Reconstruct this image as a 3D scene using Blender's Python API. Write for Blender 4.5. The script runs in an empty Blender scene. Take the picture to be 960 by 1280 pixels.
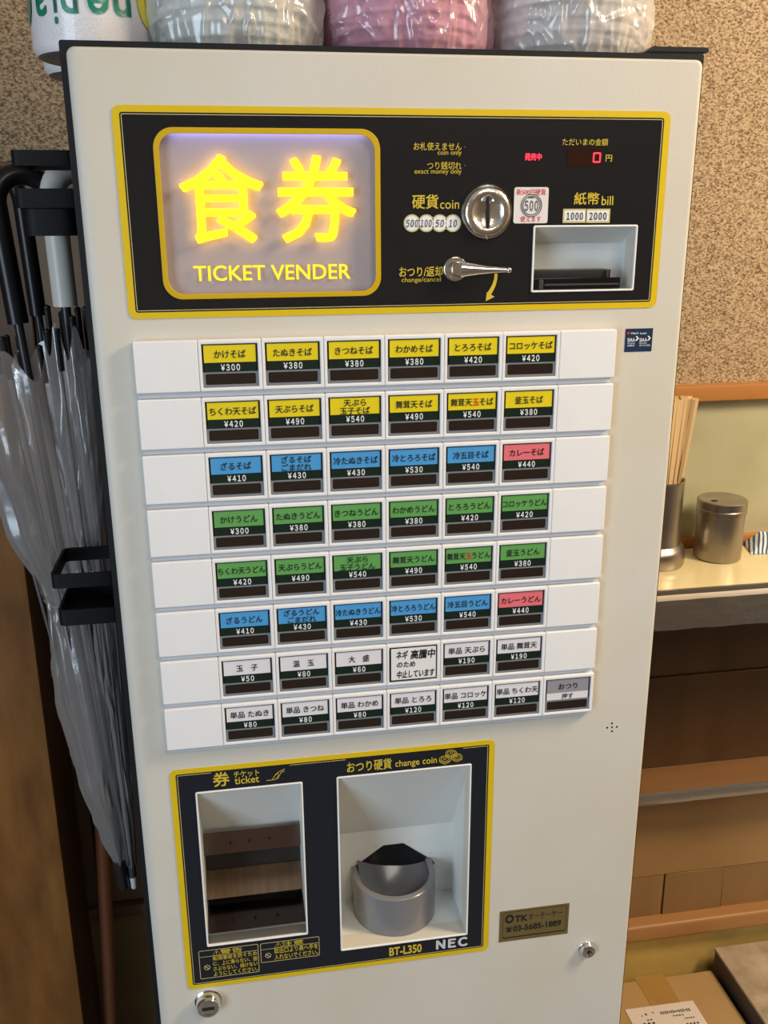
import bpy, bmesh, math, random
from mathutils import Vector, Matrix, noise
random.seed(7)
S = bpy.context.scene
COL = S.collection
H = 1.5                                   # height of the machine's top above the floor

# ------------------------------------------------------------------ camera
R0 = ((0.98615, 0.00634, -0.16572), (-0.05534, 0.95458, -0.29277), (0.15634, 0.29789, 0.94171))
CAM = (0.1001, -0.7466, H - 0.1184)
FPX = 1167.1
cd = bpy.data.cameras.new('camera'); cam = bpy.data.objects.new('camera', cd); COL.objects.link(cam)
cd.sensor_fit = 'VERTICAL'; cd.sensor_height = 24.0; cd.lens = FPX * 24.0 / 1280.0
cd.clip_start = 0.02
rt = Vector((R0[0][0], R0[0][2], -R0[0][1])); dn = Vector((R0[1][0], R0[1][2], -R0[1][1])); fw = Vector((R0[2][0], R0[2][2], -R0[2][1]))
M3 = Matrix((rt, -dn, -fw)).transposed()
cam.matrix_world = Matrix.Translation(CAM) @ M3.to_4x4()
S.camera = cam

# ------------------------------------------------------------------ world, lights, exposure
S.view_settings.view_transform = 'Standard'; S.view_settings.look = 'None'
S.view_settings.gamma = 1.0; S.view_settings.exposure = 0.0; S.view_settings.use_curve_mapping = False
w = bpy.data.worlds.new('world'); S.world = w; w.use_nodes = True
w.node_tree.nodes['Background'].inputs[0].default_value = (0.78, 0.88, 1.0, 1)
w.node_tree.nodes['Background'].inputs[1].default_value = 0.40

def area(name, loc, target, sx, sy, power, color):
    ld = bpy.data.lights.new(name, 'AREA'); ld.shape = 'RECTANGLE'; ld.size = sx; ld.size_y = sy
    ld.energy = power; ld.color = color
    o = bpy.data.objects.new(name, ld); COL.objects.link(o); o.location = loc
    o.rotation_euler = (Vector(target) - Vector(loc)).to_track_quat('-Z', 'Y').to_euler()
    return o
area('warm_ceiling_light', (1.50, -0.50, 2.12), (1.0, 0.2, 0.8), 0.35, 0.45, 31, (1.0, 0.79, 0.54))
area('ceiling_light', (0.75, -1.5, 2.42), (0.35, -0.3, 0.9), 0.6, 0.9, 15, (1.0, 0.93, 0.84))
area('doorway_daylight', (-1.5, -1.8, 1.15), (0.2, 0.0, 0.8), 0.9, 1.5, 30, (0.66, 0.83, 1.0))

# ------------------------------------------------------------------ helpers
def at(u, v, Y=0.0):
    """pixel of the photograph -> point on the vertical plane at depth Y"""
    a, b = (u - 480) / FPX, (v - 640) / FPX
    d = rt * a + dn * b + fw
    t = (Y - CAM[1]) / d.y
    return Vector(CAM) + d * t

def atz(u, v, z):
    a, b = (u - 480) / FPX, (v - 640) / FPX
    d = rt * a + dn * b + fw
    t = (H + z - CAM[2]) / d.z
    return Vector(CAM) + d * t

def empty(name, loc, label=None, cat=None, group=None):
    o = bpy.data.objects.new(name, None); COL.objects.link(o); o.location = loc; o.empty_display_size = 0.05
    tag(o, label, cat, group); return o

def tag(o, label=None, cat=None, group=None, kind=None):
    if label: o['label'] = label
    if cat: o['category'] = cat
    if group: o['group'] = group
    if kind: o['kind'] = kind
    return o

def wloc(o):
    v = Vector((0, 0, 0))
    while o is not None:
        v += o.location; o = o.parent
    return v

def link(name, me, mat=None, parent=None, smooth=False, base=False):
    """link world-space mesh data as one object whose origin sits at its centre (or base)"""
    if isinstance(me, bmesh.types.BMesh):
        bm = me; me = bpy.data.meshes.new(name); bm.to_mesh(me); bm.free()
    if mat is not None and not me.materials: me.materials.append(mat)
    n = len(me.vertices)
    lo = [min(v.co[i] for v in me.vertices) for i in range(3)]; hi = [max(v.co[i] for v in me.vertices) for i in range(3)]
    c = Vector([(a + b) / 2 for a, b in zip(lo, hi)])
    if base: c.z = lo[2]
    me.transform(Matrix.Translation(-c))
    if smooth:
        for p in me.polygons: p.use_smooth = True
        if smooth is not True: me.set_sharp_from_angle(angle=math.radians(smooth))
    o = bpy.data.objects.new(name, me); COL.objects.link(o)
    o.location = c
    if parent is not None:
        o.parent = parent; o.location = c - wloc(parent)
    return o

def bx(bm, x0, x1, y0, y1, z0, z1, bev=0, seg=2):
    """box; z relative to the machine top"""
    r = bmesh.ops.create_cube(bm, size=1.0)
    vs = r['verts']
    for v in vs:
        v.co = Vector((x0 + (v.co.x + .5) * (x1 - x0), y0 + (v.co.y + .5) * (y1 - y0), H + z0 + (v.co.z + .5) * (z1 - z0)))
    if bev:
        es = list({e for v in vs for e in v.link_edges})
        bmesh.ops.bevel(bm, geom=es, offset=bev, segments=seg, profile=0.6, affect='EDGES')
    return bm

def box(name, b, mat, parent=None, bev=0, seg=2, smooth=40):
    return link(name, bx(bmesh.new(), *b, bev=bev, seg=seg), mat, parent, smooth=smooth if bev else False)

def lathe(bm, cx, cy, prof, n=48, axis='Z', a0=0, a1=2 * math.pi, close=True):
    """prof: (radius, height along the axis); z rel. to machine top for axis Z, depth y for axis Y"""
    full = abs(a1 - a0 - 2 * math.pi) < 1e-6
    k = n if full else n + 1
    rings = []
    for r, h in prof:
        ring = []
        for i in range(k):
            a = a0 + (a1 - a0) * i / n
            if axis == 'Z': co = (cx + r * math.cos(a), cy + r * math.sin(a), H + h)
            else: co = (cx + r * math.cos(a), h, H + cy + r * math.sin(a))
            ring.append(bm.verts.new(co))
        rings.append(ring)
    for a, b in zip(rings, rings[1:]):
        for i in range(n if full else n):
            j = (i + 1) % k
            if not full and i == n: continue
            try: bm.faces.new((a[i], a[j], b[j], b[i]))
            except ValueError: pass
    if close:
        for ring in (rings[0], rings[-1]):
            try: bm.faces.new(ring)
            except ValueError: pass
    bmesh.ops.remove_doubles(bm, verts=bm.verts, dist=1e-6)
    bmesh.ops.recalc_face_normals(bm, faces=bm.faces)
    return bm

def tube(bm, pts, rad, n=12, cap=True):
    pts = [Vector(p) for p in pts]
    if not hasattr(rad, '__len__'): rad = [rad] * len(pts)
    rings = []; up = None
    for i, p in enumerate(pts):
        t = (pts[min(i + 1, len(pts) - 1)] - pts[max(i - 1, 0)]).normalized()
        if up is None:
            up = Vector((0, 0, 1)) if abs(t.z) < .9 else Vector((0, 1, 0))
        s = t.cross(up).normalized(); up = s.cross(t).normalized()
        rings.append([bm.verts.new(p + (s * math.cos(2 * math.pi * k / n) + up * math.sin(2 * math.pi * k / n)) * rad[i]) for k in range(n)])
    for a, b in zip(rings, rings[1:]):
        for k in range(n):
            bm.faces.new((a[k], a[(k + 1) % n], b[(k + 1) % n], b[k]))
    if cap: bm.faces.new(rings[0]); bm.faces.new(rings[-1])
    bmesh.ops.recalc_face_normals(bm, faces=bm.faces)
    return bm

def rr(x0, z0, x1, z1, r, n=6):
    """rounded rectangle outline; z rel. machine top, z0 top z1 bottom (both negative down)"""
    out = []
    if r <= 0: return [(x0, z1), (x1, z1), (x1, z0), (x0, z0)]
    for cx, cz, a in ((x1 - r, z1 + r, -90), (x1 - r, z0 - r, 0), (x0 + r, z0 - r, 90), (x0 + r, z1 + r, 180)):
        for i in range(n + 1):
            t = math.radians(a + 90 * i / n); out.append((cx + r * math.cos(t), cz + r * math.sin(t)))
    return out

def plate_mesh(loops, yf, th, bev=0):
    """a plate parallel to the machine face with holes: front at depth yf, thickness th"""
    c = bpy.data.curves.new('plate', 'CURVE'); c.dimensions = '2D'; c.fill_mode = 'BOTH'
    c.extrude = max(th / 2 - bev, 0); c.bevel_depth = bev; c.bevel_resolution = 2
    if bev: c.offset = -bev
    for lp in loops:
        sp = c.splines.new('POLY'); sp.points.add(len(lp) - 1); sp.use_cyclic_u = True
        for p, (x, z) in zip(sp.points, lp): p.co = (x, z, 0, 1)
    o = bpy.data.objects.new('tmp', c); COL.objects.link(o)
    dg = bpy.context.evaluated_depsgraph_get(); me = bpy.data.meshes.new_from_object(o.evaluated_get(dg))
    bpy.data.objects.remove(o); bpy.data.curves.remove(c)
    for v in me.vertices: v.co = Vector((v.co.x, yf + th / 2 - v.co.z, H + v.co.y))
    me.materials.clear()
    return me

def plate(name, loops, yf, th, mat, parent=None, bev=0):
    return link(name, plate_mesh(loops, yf, th, bev), mat, parent, smooth=30 if bev else False)

_tc = {}
def fw_(s): return ''.join('￥' if c == '¥' else chr(ord(c) + 0xFEE0) if '!' <= c <= '~' else c for c in s)
def glyphs(s, bold=0.0, shear=0.0, res=3, sp=1.0):
    k = (s, bold, shear, sp)
    if k not in _tc:
        c = bpy.data.curves.new('t', 'FONT'); c.body = s; c.offset = bold; c.shear = shear; c.resolution_u = res; c.space_character = sp
        o = bpy.data.objects.new('t', c); COL.objects.link(o)
        dg = bpy.context.evaluated_depsgraph_get(); me = bpy.data.meshes.new_from_object(o.evaluated_get(dg))
        bpy.data.objects.remove(o); bpy.data.curves.remove(c)
        _tc[k] = ([tuple(v.co[:2]) for v in me.vertices], [tuple(p.vertices) for p in me.polygons]); bpy.data.meshes.remove(me)
    return _tc[k]

def text_mesh(s, x0, zt, x1, zb, y, bold=0.0, shear=0.0, em=None, thick=0.0, flip=False, rot=0, sp=1.0):
    vs, fs = glyphs(s, 0.0, shear, 3, sp)
    if bold:
        k_ = 8 if bold > .02 else 4; n0 = len(vs); V0, F0 = list(vs), list(fs)
        for i in range(k_):
            a = 2 * math.pi * (i + .5) / k_; m0 = len(V0)
            V0 += [(x + bold * math.cos(a), y + bold * math.sin(a)) for x, y in vs]; F0 += [tuple(j + m0 for j in f) for f in fs]
        lay = [j // n0 for j in range(len(V0))]; vs, fs = V0, F0
    else: lay = [0] * len(vs)
    ax, bx_ = min(v[0] for v in vs), max(v[0] for v in vs)
    if em is not None: ay, by = em
    else: ay, by = min(v[1] for v in vs), max(v[1] for v in vs)
    bm = bmesh.new(); V = []
    for (vx, vy), ly in zip(vs, lay):
        a, b = (vx - ax) / (bx_ - ax), (vy - ay) / (by - ay)
        if flip: a, b = 1 - a, 1 - b
        x = x0 + a * (x1 - x0); z = zb + b * (zt - zb)
        if rot:
            mx, mz = (x0 + x1) / 2, (zt + zb) / 2; c_, s_ = math.cos(rot), math.sin(rot)
            x, z = mx + (x - mx) * c_ - (z - mz) * s_, mz + (x - mx) * s_ + (z - mz) * c_
        V.append(bm.verts.new((x, y - ly * .000012, H + z)))
    for f in fs:
        try: bm.faces.new([V[i] for i in f])
        except ValueError: pass
    for f in bm.faces:
        f.normal_update()
        if f.normal.y > 0: f.normal_flip()
    if thick:
        r = bmesh.ops.extrude_face_region(bm, geom=bm.faces[:])
        for e in r['geom']:
            if isinstance(e, bmesh.types.BMVert): e.co.y -= thick
        bmesh.ops.recalc_face_normals(bm, faces=bm.faces)
    return bm

def T(s, p0, p1, Y, mat, parent, name='lettering', yoff=0.0, **k):
    """print text into the pixel box p0 (top left) - p1 (bottom right) of a plane at depth Y"""
    a, b = at(*p0, Y), at(*p1, Y)
    c, d = at(p0[0], p1[1], Y), at(p1[0], p0[1], Y)
    zt, zb = (a.z + d.z) / 2 - H, (b.z + c.z) / 2 - H
    return link(name, text_mesh(s, (a.x + c.x) / 2, zt, (b.x + d.x) / 2, zb, Y - yoff, **k), mat, parent)

# ------------------------------------------------------------------ materials
_m = {}
def mat(name, col, rough=.5, metal=0, var=0, vscale=20, bump=0, bscale=200, stretch=(1, 1, 1), emis=None, es=0,
        coat=0, spec=.5, col2=None, aniso=0, detail=4):
    if name in _m: return _m[name]
    m = bpy.data.materials.new(name); m.use_nodes = True; nt = m.node_tree; b = nt.nodes['Principled BSDF']
    b.inputs['Base Color'].default_value = (*col, 1); b.inputs['Roughness'].default_value = rough; b.inputs['Metallic'].default_value = metal
    b.inputs['Coat Weight'].default_value = coat; b.inputs['Coat Roughness'].default_value = .08; b.inputs['Specular IOR Level'].default_value = spec
    if aniso: b.inputs['Anisotropic'].default_value = aniso
    if emis: b.inputs['Emission Color'].default_value = (*emis, 1); b.inputs['Emission Strength'].default_value = es
    if var or bump or col2:
        tc = nt.nodes.new('ShaderNodeTexCoord'); mp = nt.nodes.new('ShaderNodeMapping'); mp.inputs['Scale'].default_value = stretch
        nt.links.new(tc.outputs['Object'], mp.inputs[0])
    if var or col2:
        n = nt.nodes.new('ShaderNodeTexNoise'); n.inputs['Scale'].default_value = vscale; n.inputs['Detail'].default_value = detail
        nt.links.new(mp.outputs[0], n.inputs['Vector'])
        cr = nt.nodes.new('ShaderNodeValToRGB'); nt.links.new(n.outputs['Fac'], cr.inputs[0])
        c2 = col2 or tuple(min(1, c * (1 + var)) for c in col); c1 = col if col2 else tuple(c * (1 - var) for c in col)
        cr.color_ramp.elements[0].color = (*c1, 1); cr.color_ramp.elements[1].color = (*c2, 1)
        cr.color_ramp.elements[0].position = .3; cr.color_ramp.elements[1].position = .7
        nt.links.new(cr.outputs[0], b.inputs['Base Color'])
    if bump:
        n2 = nt.nodes.new('ShaderNodeTexNoise'); n2.inputs['Scale'].default_value = bscale; n2.inputs['Detail'].default_value = 2
        nt.links.new(mp.outputs[0], n2.inputs['Vector'])
        bp = nt.nodes.new('ShaderNodeBump'); bp.inputs['Strength'].default_value = bump; bp.inputs['Distance'].default_value = .002
        nt.links.new(n2.outputs['Fac'], bp.inputs['Height']); nt.links.new(bp.outputs[0], b.inputs['Normal'])
    _m[name] = m; return m

DOOR = mat('door_enamel', (.67, .64, .575), .42, col2=(.635, .585, .485), vscale=6, detail=6, bump=.10, bscale=900)
RECW = mat('recess_enamel', (.72, .73, .70), .45, bump=.08, bscale=900)
BODY = mat('dark_casing', (.009, .010, .012), .5, bump=.1, bscale=1200, spec=.25)
BLACK = mat('black_panel', (.013, .013, .014), .22, spec=.4)
NAVY = mat('navy_panel', (.012, .015, .022), .22, spec=.4)
YEL = mat('yellow_print', (.72, .50, .005), .4)
YLINE = mat('yellow_letter_print', (.66, .49, .04), .45)
HAIR = mat('pale_yellow_hairline', (.58, .50, .22), .45)
WHITEP = mat('white_plastic', (.86, .85, .85), .33, var=.02, vscale=30)
RAIL = mat('grey_plastic_rail', (.56, .59, .63), .4)
CLEAR = mat('grey_window_frame', (.20, .22, .25), .18, spec=.6)
SHADE = mat('dark_window_backing', (.018, .019, .021), .25)
GREEN_D = mat('dark_green_strip', (.006, .018, .012), .3)
LAMP = mat('unlit_lamp_bar', (.022, .014, .010), .2)
CARDS = {'yellow': mat('yellow_card', (.80, .63, .01), .4), 'blue': mat('blue_card', (.07, .33, .68), .4),
         'green': mat('green_card', (.12, .36, .09), .4), 'pink': mat('pink_card', (.80, .17, .20), .4),
         'white': mat('white_card', (.78, .75, .78), .4), 'grey': mat('grey_card', (.30, .29, .33), .4)}
INK = mat('black_ink', (.012, .012, .012), .5)
WINK = mat('white_ink', (.85, .85, .85), .5)
RINK = mat('red_ink', (.65, .02, .02), .5)
GINK = mat('grey_ink', (.12, .12, .12), .5)
CHROME = mat('chrome', (.80, .80, .80), .07, 1)
CHROME2 = mat('worn_chrome', (.74, .68, .60), .24, 1, bump=.12, bscale=260)
STEEL = mat('brushed_steel', (.42, .38, .33), .30, 1, bump=.12, bscale=500, stretch=(.05, .05, 3), aniso=.5)
DSTEEL = mat('dark_stainless', (.18, .13, .115), .25, 1, bump=.04, bscale=120)
BRONZE = mat('polished_chute_metal', (.29, .18, .11), .3, 1, bump=.06, bscale=160, col2=(.40,.26,.16), vscale=60, stretch=(3,.3,.3))
BPL = mat('black_plastic', (.012, .012, .013), .35)
GPL = mat('grey_cup_plastic', (.20, .195, .20), .22)

def wood(name, c1, c2, rough=.45, sc=9, stretch=(1, 1, .12), bump=.1):
    return mat(name, c1, rough, col2=c2, vscale=sc, stretch=stretch, bump=bump, bscale=60, detail=8)
WOODL = wood('worn_plywood', (.17, .065, .012), (.33, .14, .030), sc=34, stretch=(1, 1, .3), bump=.2)
WOODD = wood('dark_wainscot_wood', (.10, .055, .025), (.17, .095, .045))
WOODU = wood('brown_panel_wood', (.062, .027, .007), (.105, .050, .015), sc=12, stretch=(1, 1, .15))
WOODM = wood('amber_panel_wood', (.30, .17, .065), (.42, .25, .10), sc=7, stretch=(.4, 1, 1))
TRIM = wood('orange_trim_wood', (.42, .17, .04), (.58, .26, .07), sc=14, stretch=(.12, 1, 1))
MUSTARD = mat('mustard_wall_board', (.66, .46, .13), .6, var=.08, vscale=18, bump=.2, bscale=180)
SAGE = mat('sage_wall_board', (.46, .44, .28), .35, var=.08, vscale=12)

def wallpaper():
    m = bpy.data.materials.new('woven_wallpaper'); m.use_nodes = True; nt = m.node_tree; b = nt.nodes['Principled BSDF']
    tc = nt.nodes.new('ShaderNodeTexCoord'); mp = nt.nodes.new('ShaderNodeMapping'); mp.inputs['Scale'].default_value = (1, 1, 1.5)
    nt.links.new(tc.outputs['Object'], mp.inputs[0])
    n = nt.nodes.new('ShaderNodeTexNoise'); n.inputs['Scale'].default_value = 330; n.inputs['Detail'].default_value = 3; n.inputs['Roughness'].default_value = .6
    nt.links.new(mp.outputs[0], n.inputs['Vector'])
    cr = nt.nodes.new('ShaderNodeValToRGB'); nt.links.new(n.outputs['Fac'], cr.inputs[0])
    e = cr.color_ramp.elements; e[0].position = .34; e[0].color = (.10, .055, .025, 1); e[1].position = .60; e[1].color = (.58, .43, .265, 1)
    x = cr.color_ramp.elements.new(.46); x.color = (.32, .225, .13, 1)
    nt.links.new(cr.outputs[0], b.inputs['Base Color']); b.inputs['Roughness'].default_value = .75
    bp = nt.nodes.new('ShaderNodeBump'); bp.inputs['Strength'].default_value = .6; bp.inputs['Distance'].default_value = .002
    nt.links.new(n.outputs['Fac'], bp.inputs['Height']); nt.links.new(bp.outputs[0], b.inputs['Normal'])
    return m
PAPER = wallpaper()

def film(name, col, alpha=.35, edge=.75, rough=.25, gl=.25, dif=.6, bump=.0, bscale=40, stretch=(1, 1, 1)):
    """thin clear/tinted plastic film: transparent + a milky diffuse/translucent share + gloss"""
    m = bpy.data.materials.new(name); m.use_nodes = True; nt = m.node_tree; nt.nodes.clear()
    N = nt.nodes.new; L = nt.links.new
    out = N('ShaderNodeOutputMaterial'); tr = N('ShaderNodeBsdfTransparent'); tr.inputs[0].default_value = (*[min(1, .75 + .25 * c / max(col)) for c in col], 1)
    df = N('ShaderNodeBsdfDiffuse'); df.inputs[0].default_value = (*col, 1); tl = N('ShaderNodeBsdfTranslucent'); tl.inputs[0].default_value = (*col, 1)
    g = N('ShaderNodeBsdfGlossy'); g.inputs['Roughness'].default_value = rough; g.inputs[0].default_value = (1, 1, 1, 1)
    mx = N('ShaderNodeMixShader'); mx.inputs[0].default_value = 1 - dif; L(df.outputs[0], mx.inputs[1]); L(tl.outputs[0], mx.inputs[2])
    lw = N('ShaderNodeLayerWeight'); lw.inputs[0].default_value = .35
    mr = N('ShaderNodeMapRange'); mr.inputs[3].default_value = alpha; mr.inputs[4].default_value = edge; L(lw.outputs['Facing'], mr.inputs[0])
    m1 = N('ShaderNodeMixShader'); L(mr.outputs[0], m1.inputs[0]); L(tr.outputs[0], m1.inputs[1]); L(mx.outputs[0], m1.inputs[2])
    fr = N('ShaderNodeFresnel'); fr.inputs[0].default_value = 1.5
    ad = N('ShaderNodeMath'); ad.operation = 'MULTIPLY_ADD'; ad.inputs[1].default_value = 1.0; ad.inputs[2].default_value = gl * .3; L(fr.outputs[0], ad.inputs[0])
    m2 = N('ShaderNodeMixShader'); L(ad.outputs[0], m2.inputs[0]); L(m1.outputs[0], m2.inputs[1]); L(g.outputs[0], m2.inputs[2])
    if bump:
        tc = N('ShaderNodeTexCoord'); mp = N('ShaderNodeMapping'); mp.inputs['Scale'].default_value = stretch; L(tc.outputs['Object'], mp.inputs[0])
        n = N('ShaderNodeTexNoise'); n.inputs['Scale'].default_value = bscale; n.inputs['Detail'].default_value = 3; n.inputs['Distortion'].default_value = 1.0
        L(mp.outputs[0], n.inputs['Vector'])
        bp = N('ShaderNodeBump'); bp.inputs['Strength'].default_value = bump; bp.inputs['Distance'].default_value = .01; L(n.outputs['Fac'], bp.inputs['Height'])
        for q in (df, tl, g, fr): L(bp.outputs[0], q.inputs['Normal'])
    L(m2.outputs[0], out.inputs[0]); return m

# ------------------------------------------------------------------ setting
def struct(o): o['kind'] = 'structure'; return o
WY = 0.45
struct(box('wall_back', (-1.9, 2.3, WY, WY + .1, -H, 1.0), PAPER))
struct(box('floor', (-1.9, 2.3, -2.6, WY + .1, -H - .06, -H), mat('floor_vinyl', (.16, .14, .12), .5, var=.15, vscale=6)))
struct(box('ceiling', (-1.9, 2.3, -2.6, WY + .1, 1.0, 1.06), mat('ceiling_paint', (.72, .70, .66), .8)))
struct(box('wall_right', (2.3, 2.4, -2.6, WY + .1, -H, 1.06), mat('wall_paint', (.50, .42, .32), .7, var=.05)))
struct(box('wall_front', (-1.0, 2.3, -2.7, -2.6, -H, 1.06), mat('wall_paint', (.50, .42, .32), .7, var=.05)))
struct(box('added_shade_wall', (-.84, -.76, -.45, WY, -H, 1.0), wood('shade_wall_wood', (.10, .055, .025), (.16, .09, .045))))  # unseen wall, added to keep the cool side light off the left corner
# left wainscot: wood below the wallpaper, thin rail, mustard board at the foot
ws = struct(empty('trim_1', (-.3, WY, 0)))
xs = [-.759, -.62, -.40, -.235, -.125, -.035, .12, .25]
for i, (a, b) in enumerate(zip(xs, xs[1:])):
    box('plank', (a + .001, b - .001, WY - .012 - .003 * (i % 2), WY, -1.068, -.052), WOODD if i != 4 else wood('pale_wainscot_wood', (.20, .13, .07), (.27, .18, .10)), ws, bev=.0012, seg=1)
box('rail', (-.759, .25, WY - .022, WY, -1.088, -1.069), wood('brown_rail_wood', (.12, .06, .025), (.18, .09, .04)), ws, bev=.002)
struct(box('trim_2', (-.759, .25, WY - .008, WY, -H, -1.088), mat('ochre_board', (.30, .215, .085), .6, var=.1, vscale=15)))
# right: orange trim rail, sage board, orange foot trim
struct(box('trim_3', (.25, 2.3, WY - .022, WY, -.3575, -.336), TRIM, bev=.0025))
struct(box('trim_4', (.25, 2.3, WY - .006, WY, -.57, -.3575), SAGE))
struct(box('trim_5', (.25, 2.3, WY - .016, WY, -.5705, -.5575), TRIM, bev=.002))
# below the counter: boards
lb = struct(empty('trim_6', (.8, WY, 0)))
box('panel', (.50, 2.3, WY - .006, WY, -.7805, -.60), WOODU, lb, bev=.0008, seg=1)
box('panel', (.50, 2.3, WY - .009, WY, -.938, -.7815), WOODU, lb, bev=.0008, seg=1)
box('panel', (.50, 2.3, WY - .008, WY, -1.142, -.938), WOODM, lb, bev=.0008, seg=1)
xs = [.50, .7590, .865, .98, 1.10, 1.24, 1.40, 1.6, 2.3]
for i, (a, b) in enumerate(zip(xs, xs[1:])):
    box('plank', (a + (.0022 if i == 1 else .0004), b - .0004, WY - .007 - .001 * (i % 2), WY, -1.23, -1.143), wood('amber_plank_wood', (.22, .12, .045), (.31, .18, .07), sc=11), lb, bev=.0006, seg=1)
struct(box('trim_7', (.50, 2.3, WY - .030, WY, -1.253, -1.222), wood('trim_tan_wood', (.36, .17, .055), (.48, .24, .085), sc=14, stretch=(.12, 1, 1)), bev=.006, seg=3))
struct(box('trim_8', (.50, 2.3, WY - .008, WY, -H, -1.250), MUSTARD))

# ------------------------------------------------------------------ left wooden cabinet
cab = empty('wooden_cabinet', (-.45, .34, 0), 'worn brown plywood cabinet standing left of the ticket machine behind the umbrellas', 'cabinet')
box('front_panel', (-.755, -.143, .312, .320, -H, -.30), WOODL, cab, bev=.001)
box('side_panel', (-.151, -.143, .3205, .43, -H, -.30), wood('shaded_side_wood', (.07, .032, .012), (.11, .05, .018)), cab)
box('top_panel', (-.755, -.143, .312, .43, -.2995, -.28), WOODL, cab, bev=.001)

# ------------------------------------------------------------------ ticket machine
vm = empty('ticket_vending_machine', (.24, .16, 0), 'tall white meal ticket vending machine with yellow-rimmed black panels and rows of menu buttons', 'vending machine')
ZB = -1.46
body_me = bmesh.new(); bx(body_me, -.0045, .4812, .0205, .32, ZB, .0042, bev=.0015)
bmesh.ops.delete(body_me, geom=[f for f in body_me.faces if all(v.co.y < .0225 for v in f.verts)], context='FACES')
def rel(p): return (p.x, p.z - H)
OP = {'bill': (.3470, -.1239, .4328, -.1737), 'tick': (.0510, -.6099, .1454, -.7779), 'coin': (.1790, -.6086, .3050, -.8030), 'lit': (.0592, -.0566, .2187, -.1712)}
def rect(k, r=.0015, g=0): a = OP[k]; return rr(a[0] - g, a[1] + g, a[2] + g, a[3] - g, r)
cas = plate('casing_front', [rr(-.0045, .0042, .4812, ZB, .002), rr(.02, -.02, .46, -.93, .01)], .0045, .016, BODY, vm)
link('casing', body_me, BODY, vm)
DL, DR, DT, DB = .0095, .4760, -.0022, ZB + .024
door_loops = [rr(DL, DT, DR, DB, .004, 8)] + [rect(k, .0015, -.0001) for k in ('bill', 'tick', 'coin')] + [rect('lit', .014, .004)]
door = plate('door', door_loops, 0, .0185, DOOR, vm)
bm = bmesh.new(); rings = []
for k in range(9):
    a = math.pi / 2 * k / 8; s_, c_ = math.sin(a), 1 - math.cos(a)
    lp = rr(DL * (1 - s_), DT * (1 - s_), DR + (.4800 - DR) * s_, DB - .004 * s_, .004 + .002 * s_, 8)
    rings.append([bm.verts.new((x, .0045 * c_, H + z)) for x, z in lp])
rings.append([bm.verts.new((v.co.x, .0185, v.co.z)) for v in rings[-1]])
for p, q_ in zip(rings, rings[1:]):
    for k in range(len(p)): bm.faces.new((p[k], p[(k + 1) % len(p)], q_[(k + 1) % len(p)], q_[k]))
bmesh.ops.recalc_face_normals(bm, faces=bm.faces)
link('door_edge', bm, DOOR, vm, smooth=50)
box('base', (.0, .477, .01, .31, -H, ZB), BODY, vm)

# upper decal: yellow border, black field, hairline, sign bezel
TP = (.0279, -.0379, .4550, -.1890)
th_open = [rect('bill', .0012, -.0001)]
plate('upper_panel_border', [rr(*TP, .0060), rr(TP[0] + .0052, TP[1] - .0047, TP[2] - .0052, TP[3] + .0047, .0022)], -.0006, .0009, YEL, vm)
B = (TP[0] + .0053, TP[1] - .0048, TP[2] - .0053, TP[3] + .0048)
LIT = (.0552, -.0526, .2228, -.1750)
upper = plate('upper_panel', [rr(*B, .0020), rr(*LIT, .0145, 10)] + th_open, -.0005, .0008, BLACK, vm)
plate('hairline', [rr(B[0] + .0010, B[1] - .0010, B[2] - .0010, B[3] + .0010, .0012), rr(B[0] + .0015, B[1] - .0015, B[2] - .0015, B[3] + .0015, .0008)], -.0007, .0002, HAIR, upper)
sign = plate('sign_bezel', [rr(*LIT, .0145, 10), rr(*OP['lit'], .0118, 10)], -.0012, .0018, mat('amber_bezel', (.62, .40, .004), .35), vm, bev=.0003)
# backlit sign: recessed diffuser, glowing letters, cold lamp strip along the top
DIFF = mat('sign_diffuser', (.40, .33, .33), .6, emis=(.55, .52, .60), es=.03)
plate('diffuser', [rr(OP['lit'][0] - .004, OP['lit'][1] + .004, OP['lit'][2] + .004, OP['lit'][3] - .004, .012)], .0068, .002, DIFF, sign)
GLOW = mat('lit_yellow_letter', (.8, .6, .02), .5, emis=(1.0, .60, .0), es=4.2)
GLOW2 = mat('dim_yellow_letter', (.8, .6, .02), .5, emis=(1.0, .75, .0), es=.85)
box('lamp_strip', (.066, .212, .0020, .0040, -.0552, -.0538), mat('cold_lamp_strip', (.5, .5, .9), .5, emis=(.36, .38, 1.0), es=9.0), sign)
T('食', (225, 193), (330, 304), .0008, GLOW, sign, bold=.0135)
T('券', (345, 194), (445, 303), .0008, GLOW, sign, bold=.0135)
T('TICKET VENDER', (242, 331), (438, 350), .0030, GLOW2, sign, bold=.008)

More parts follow.
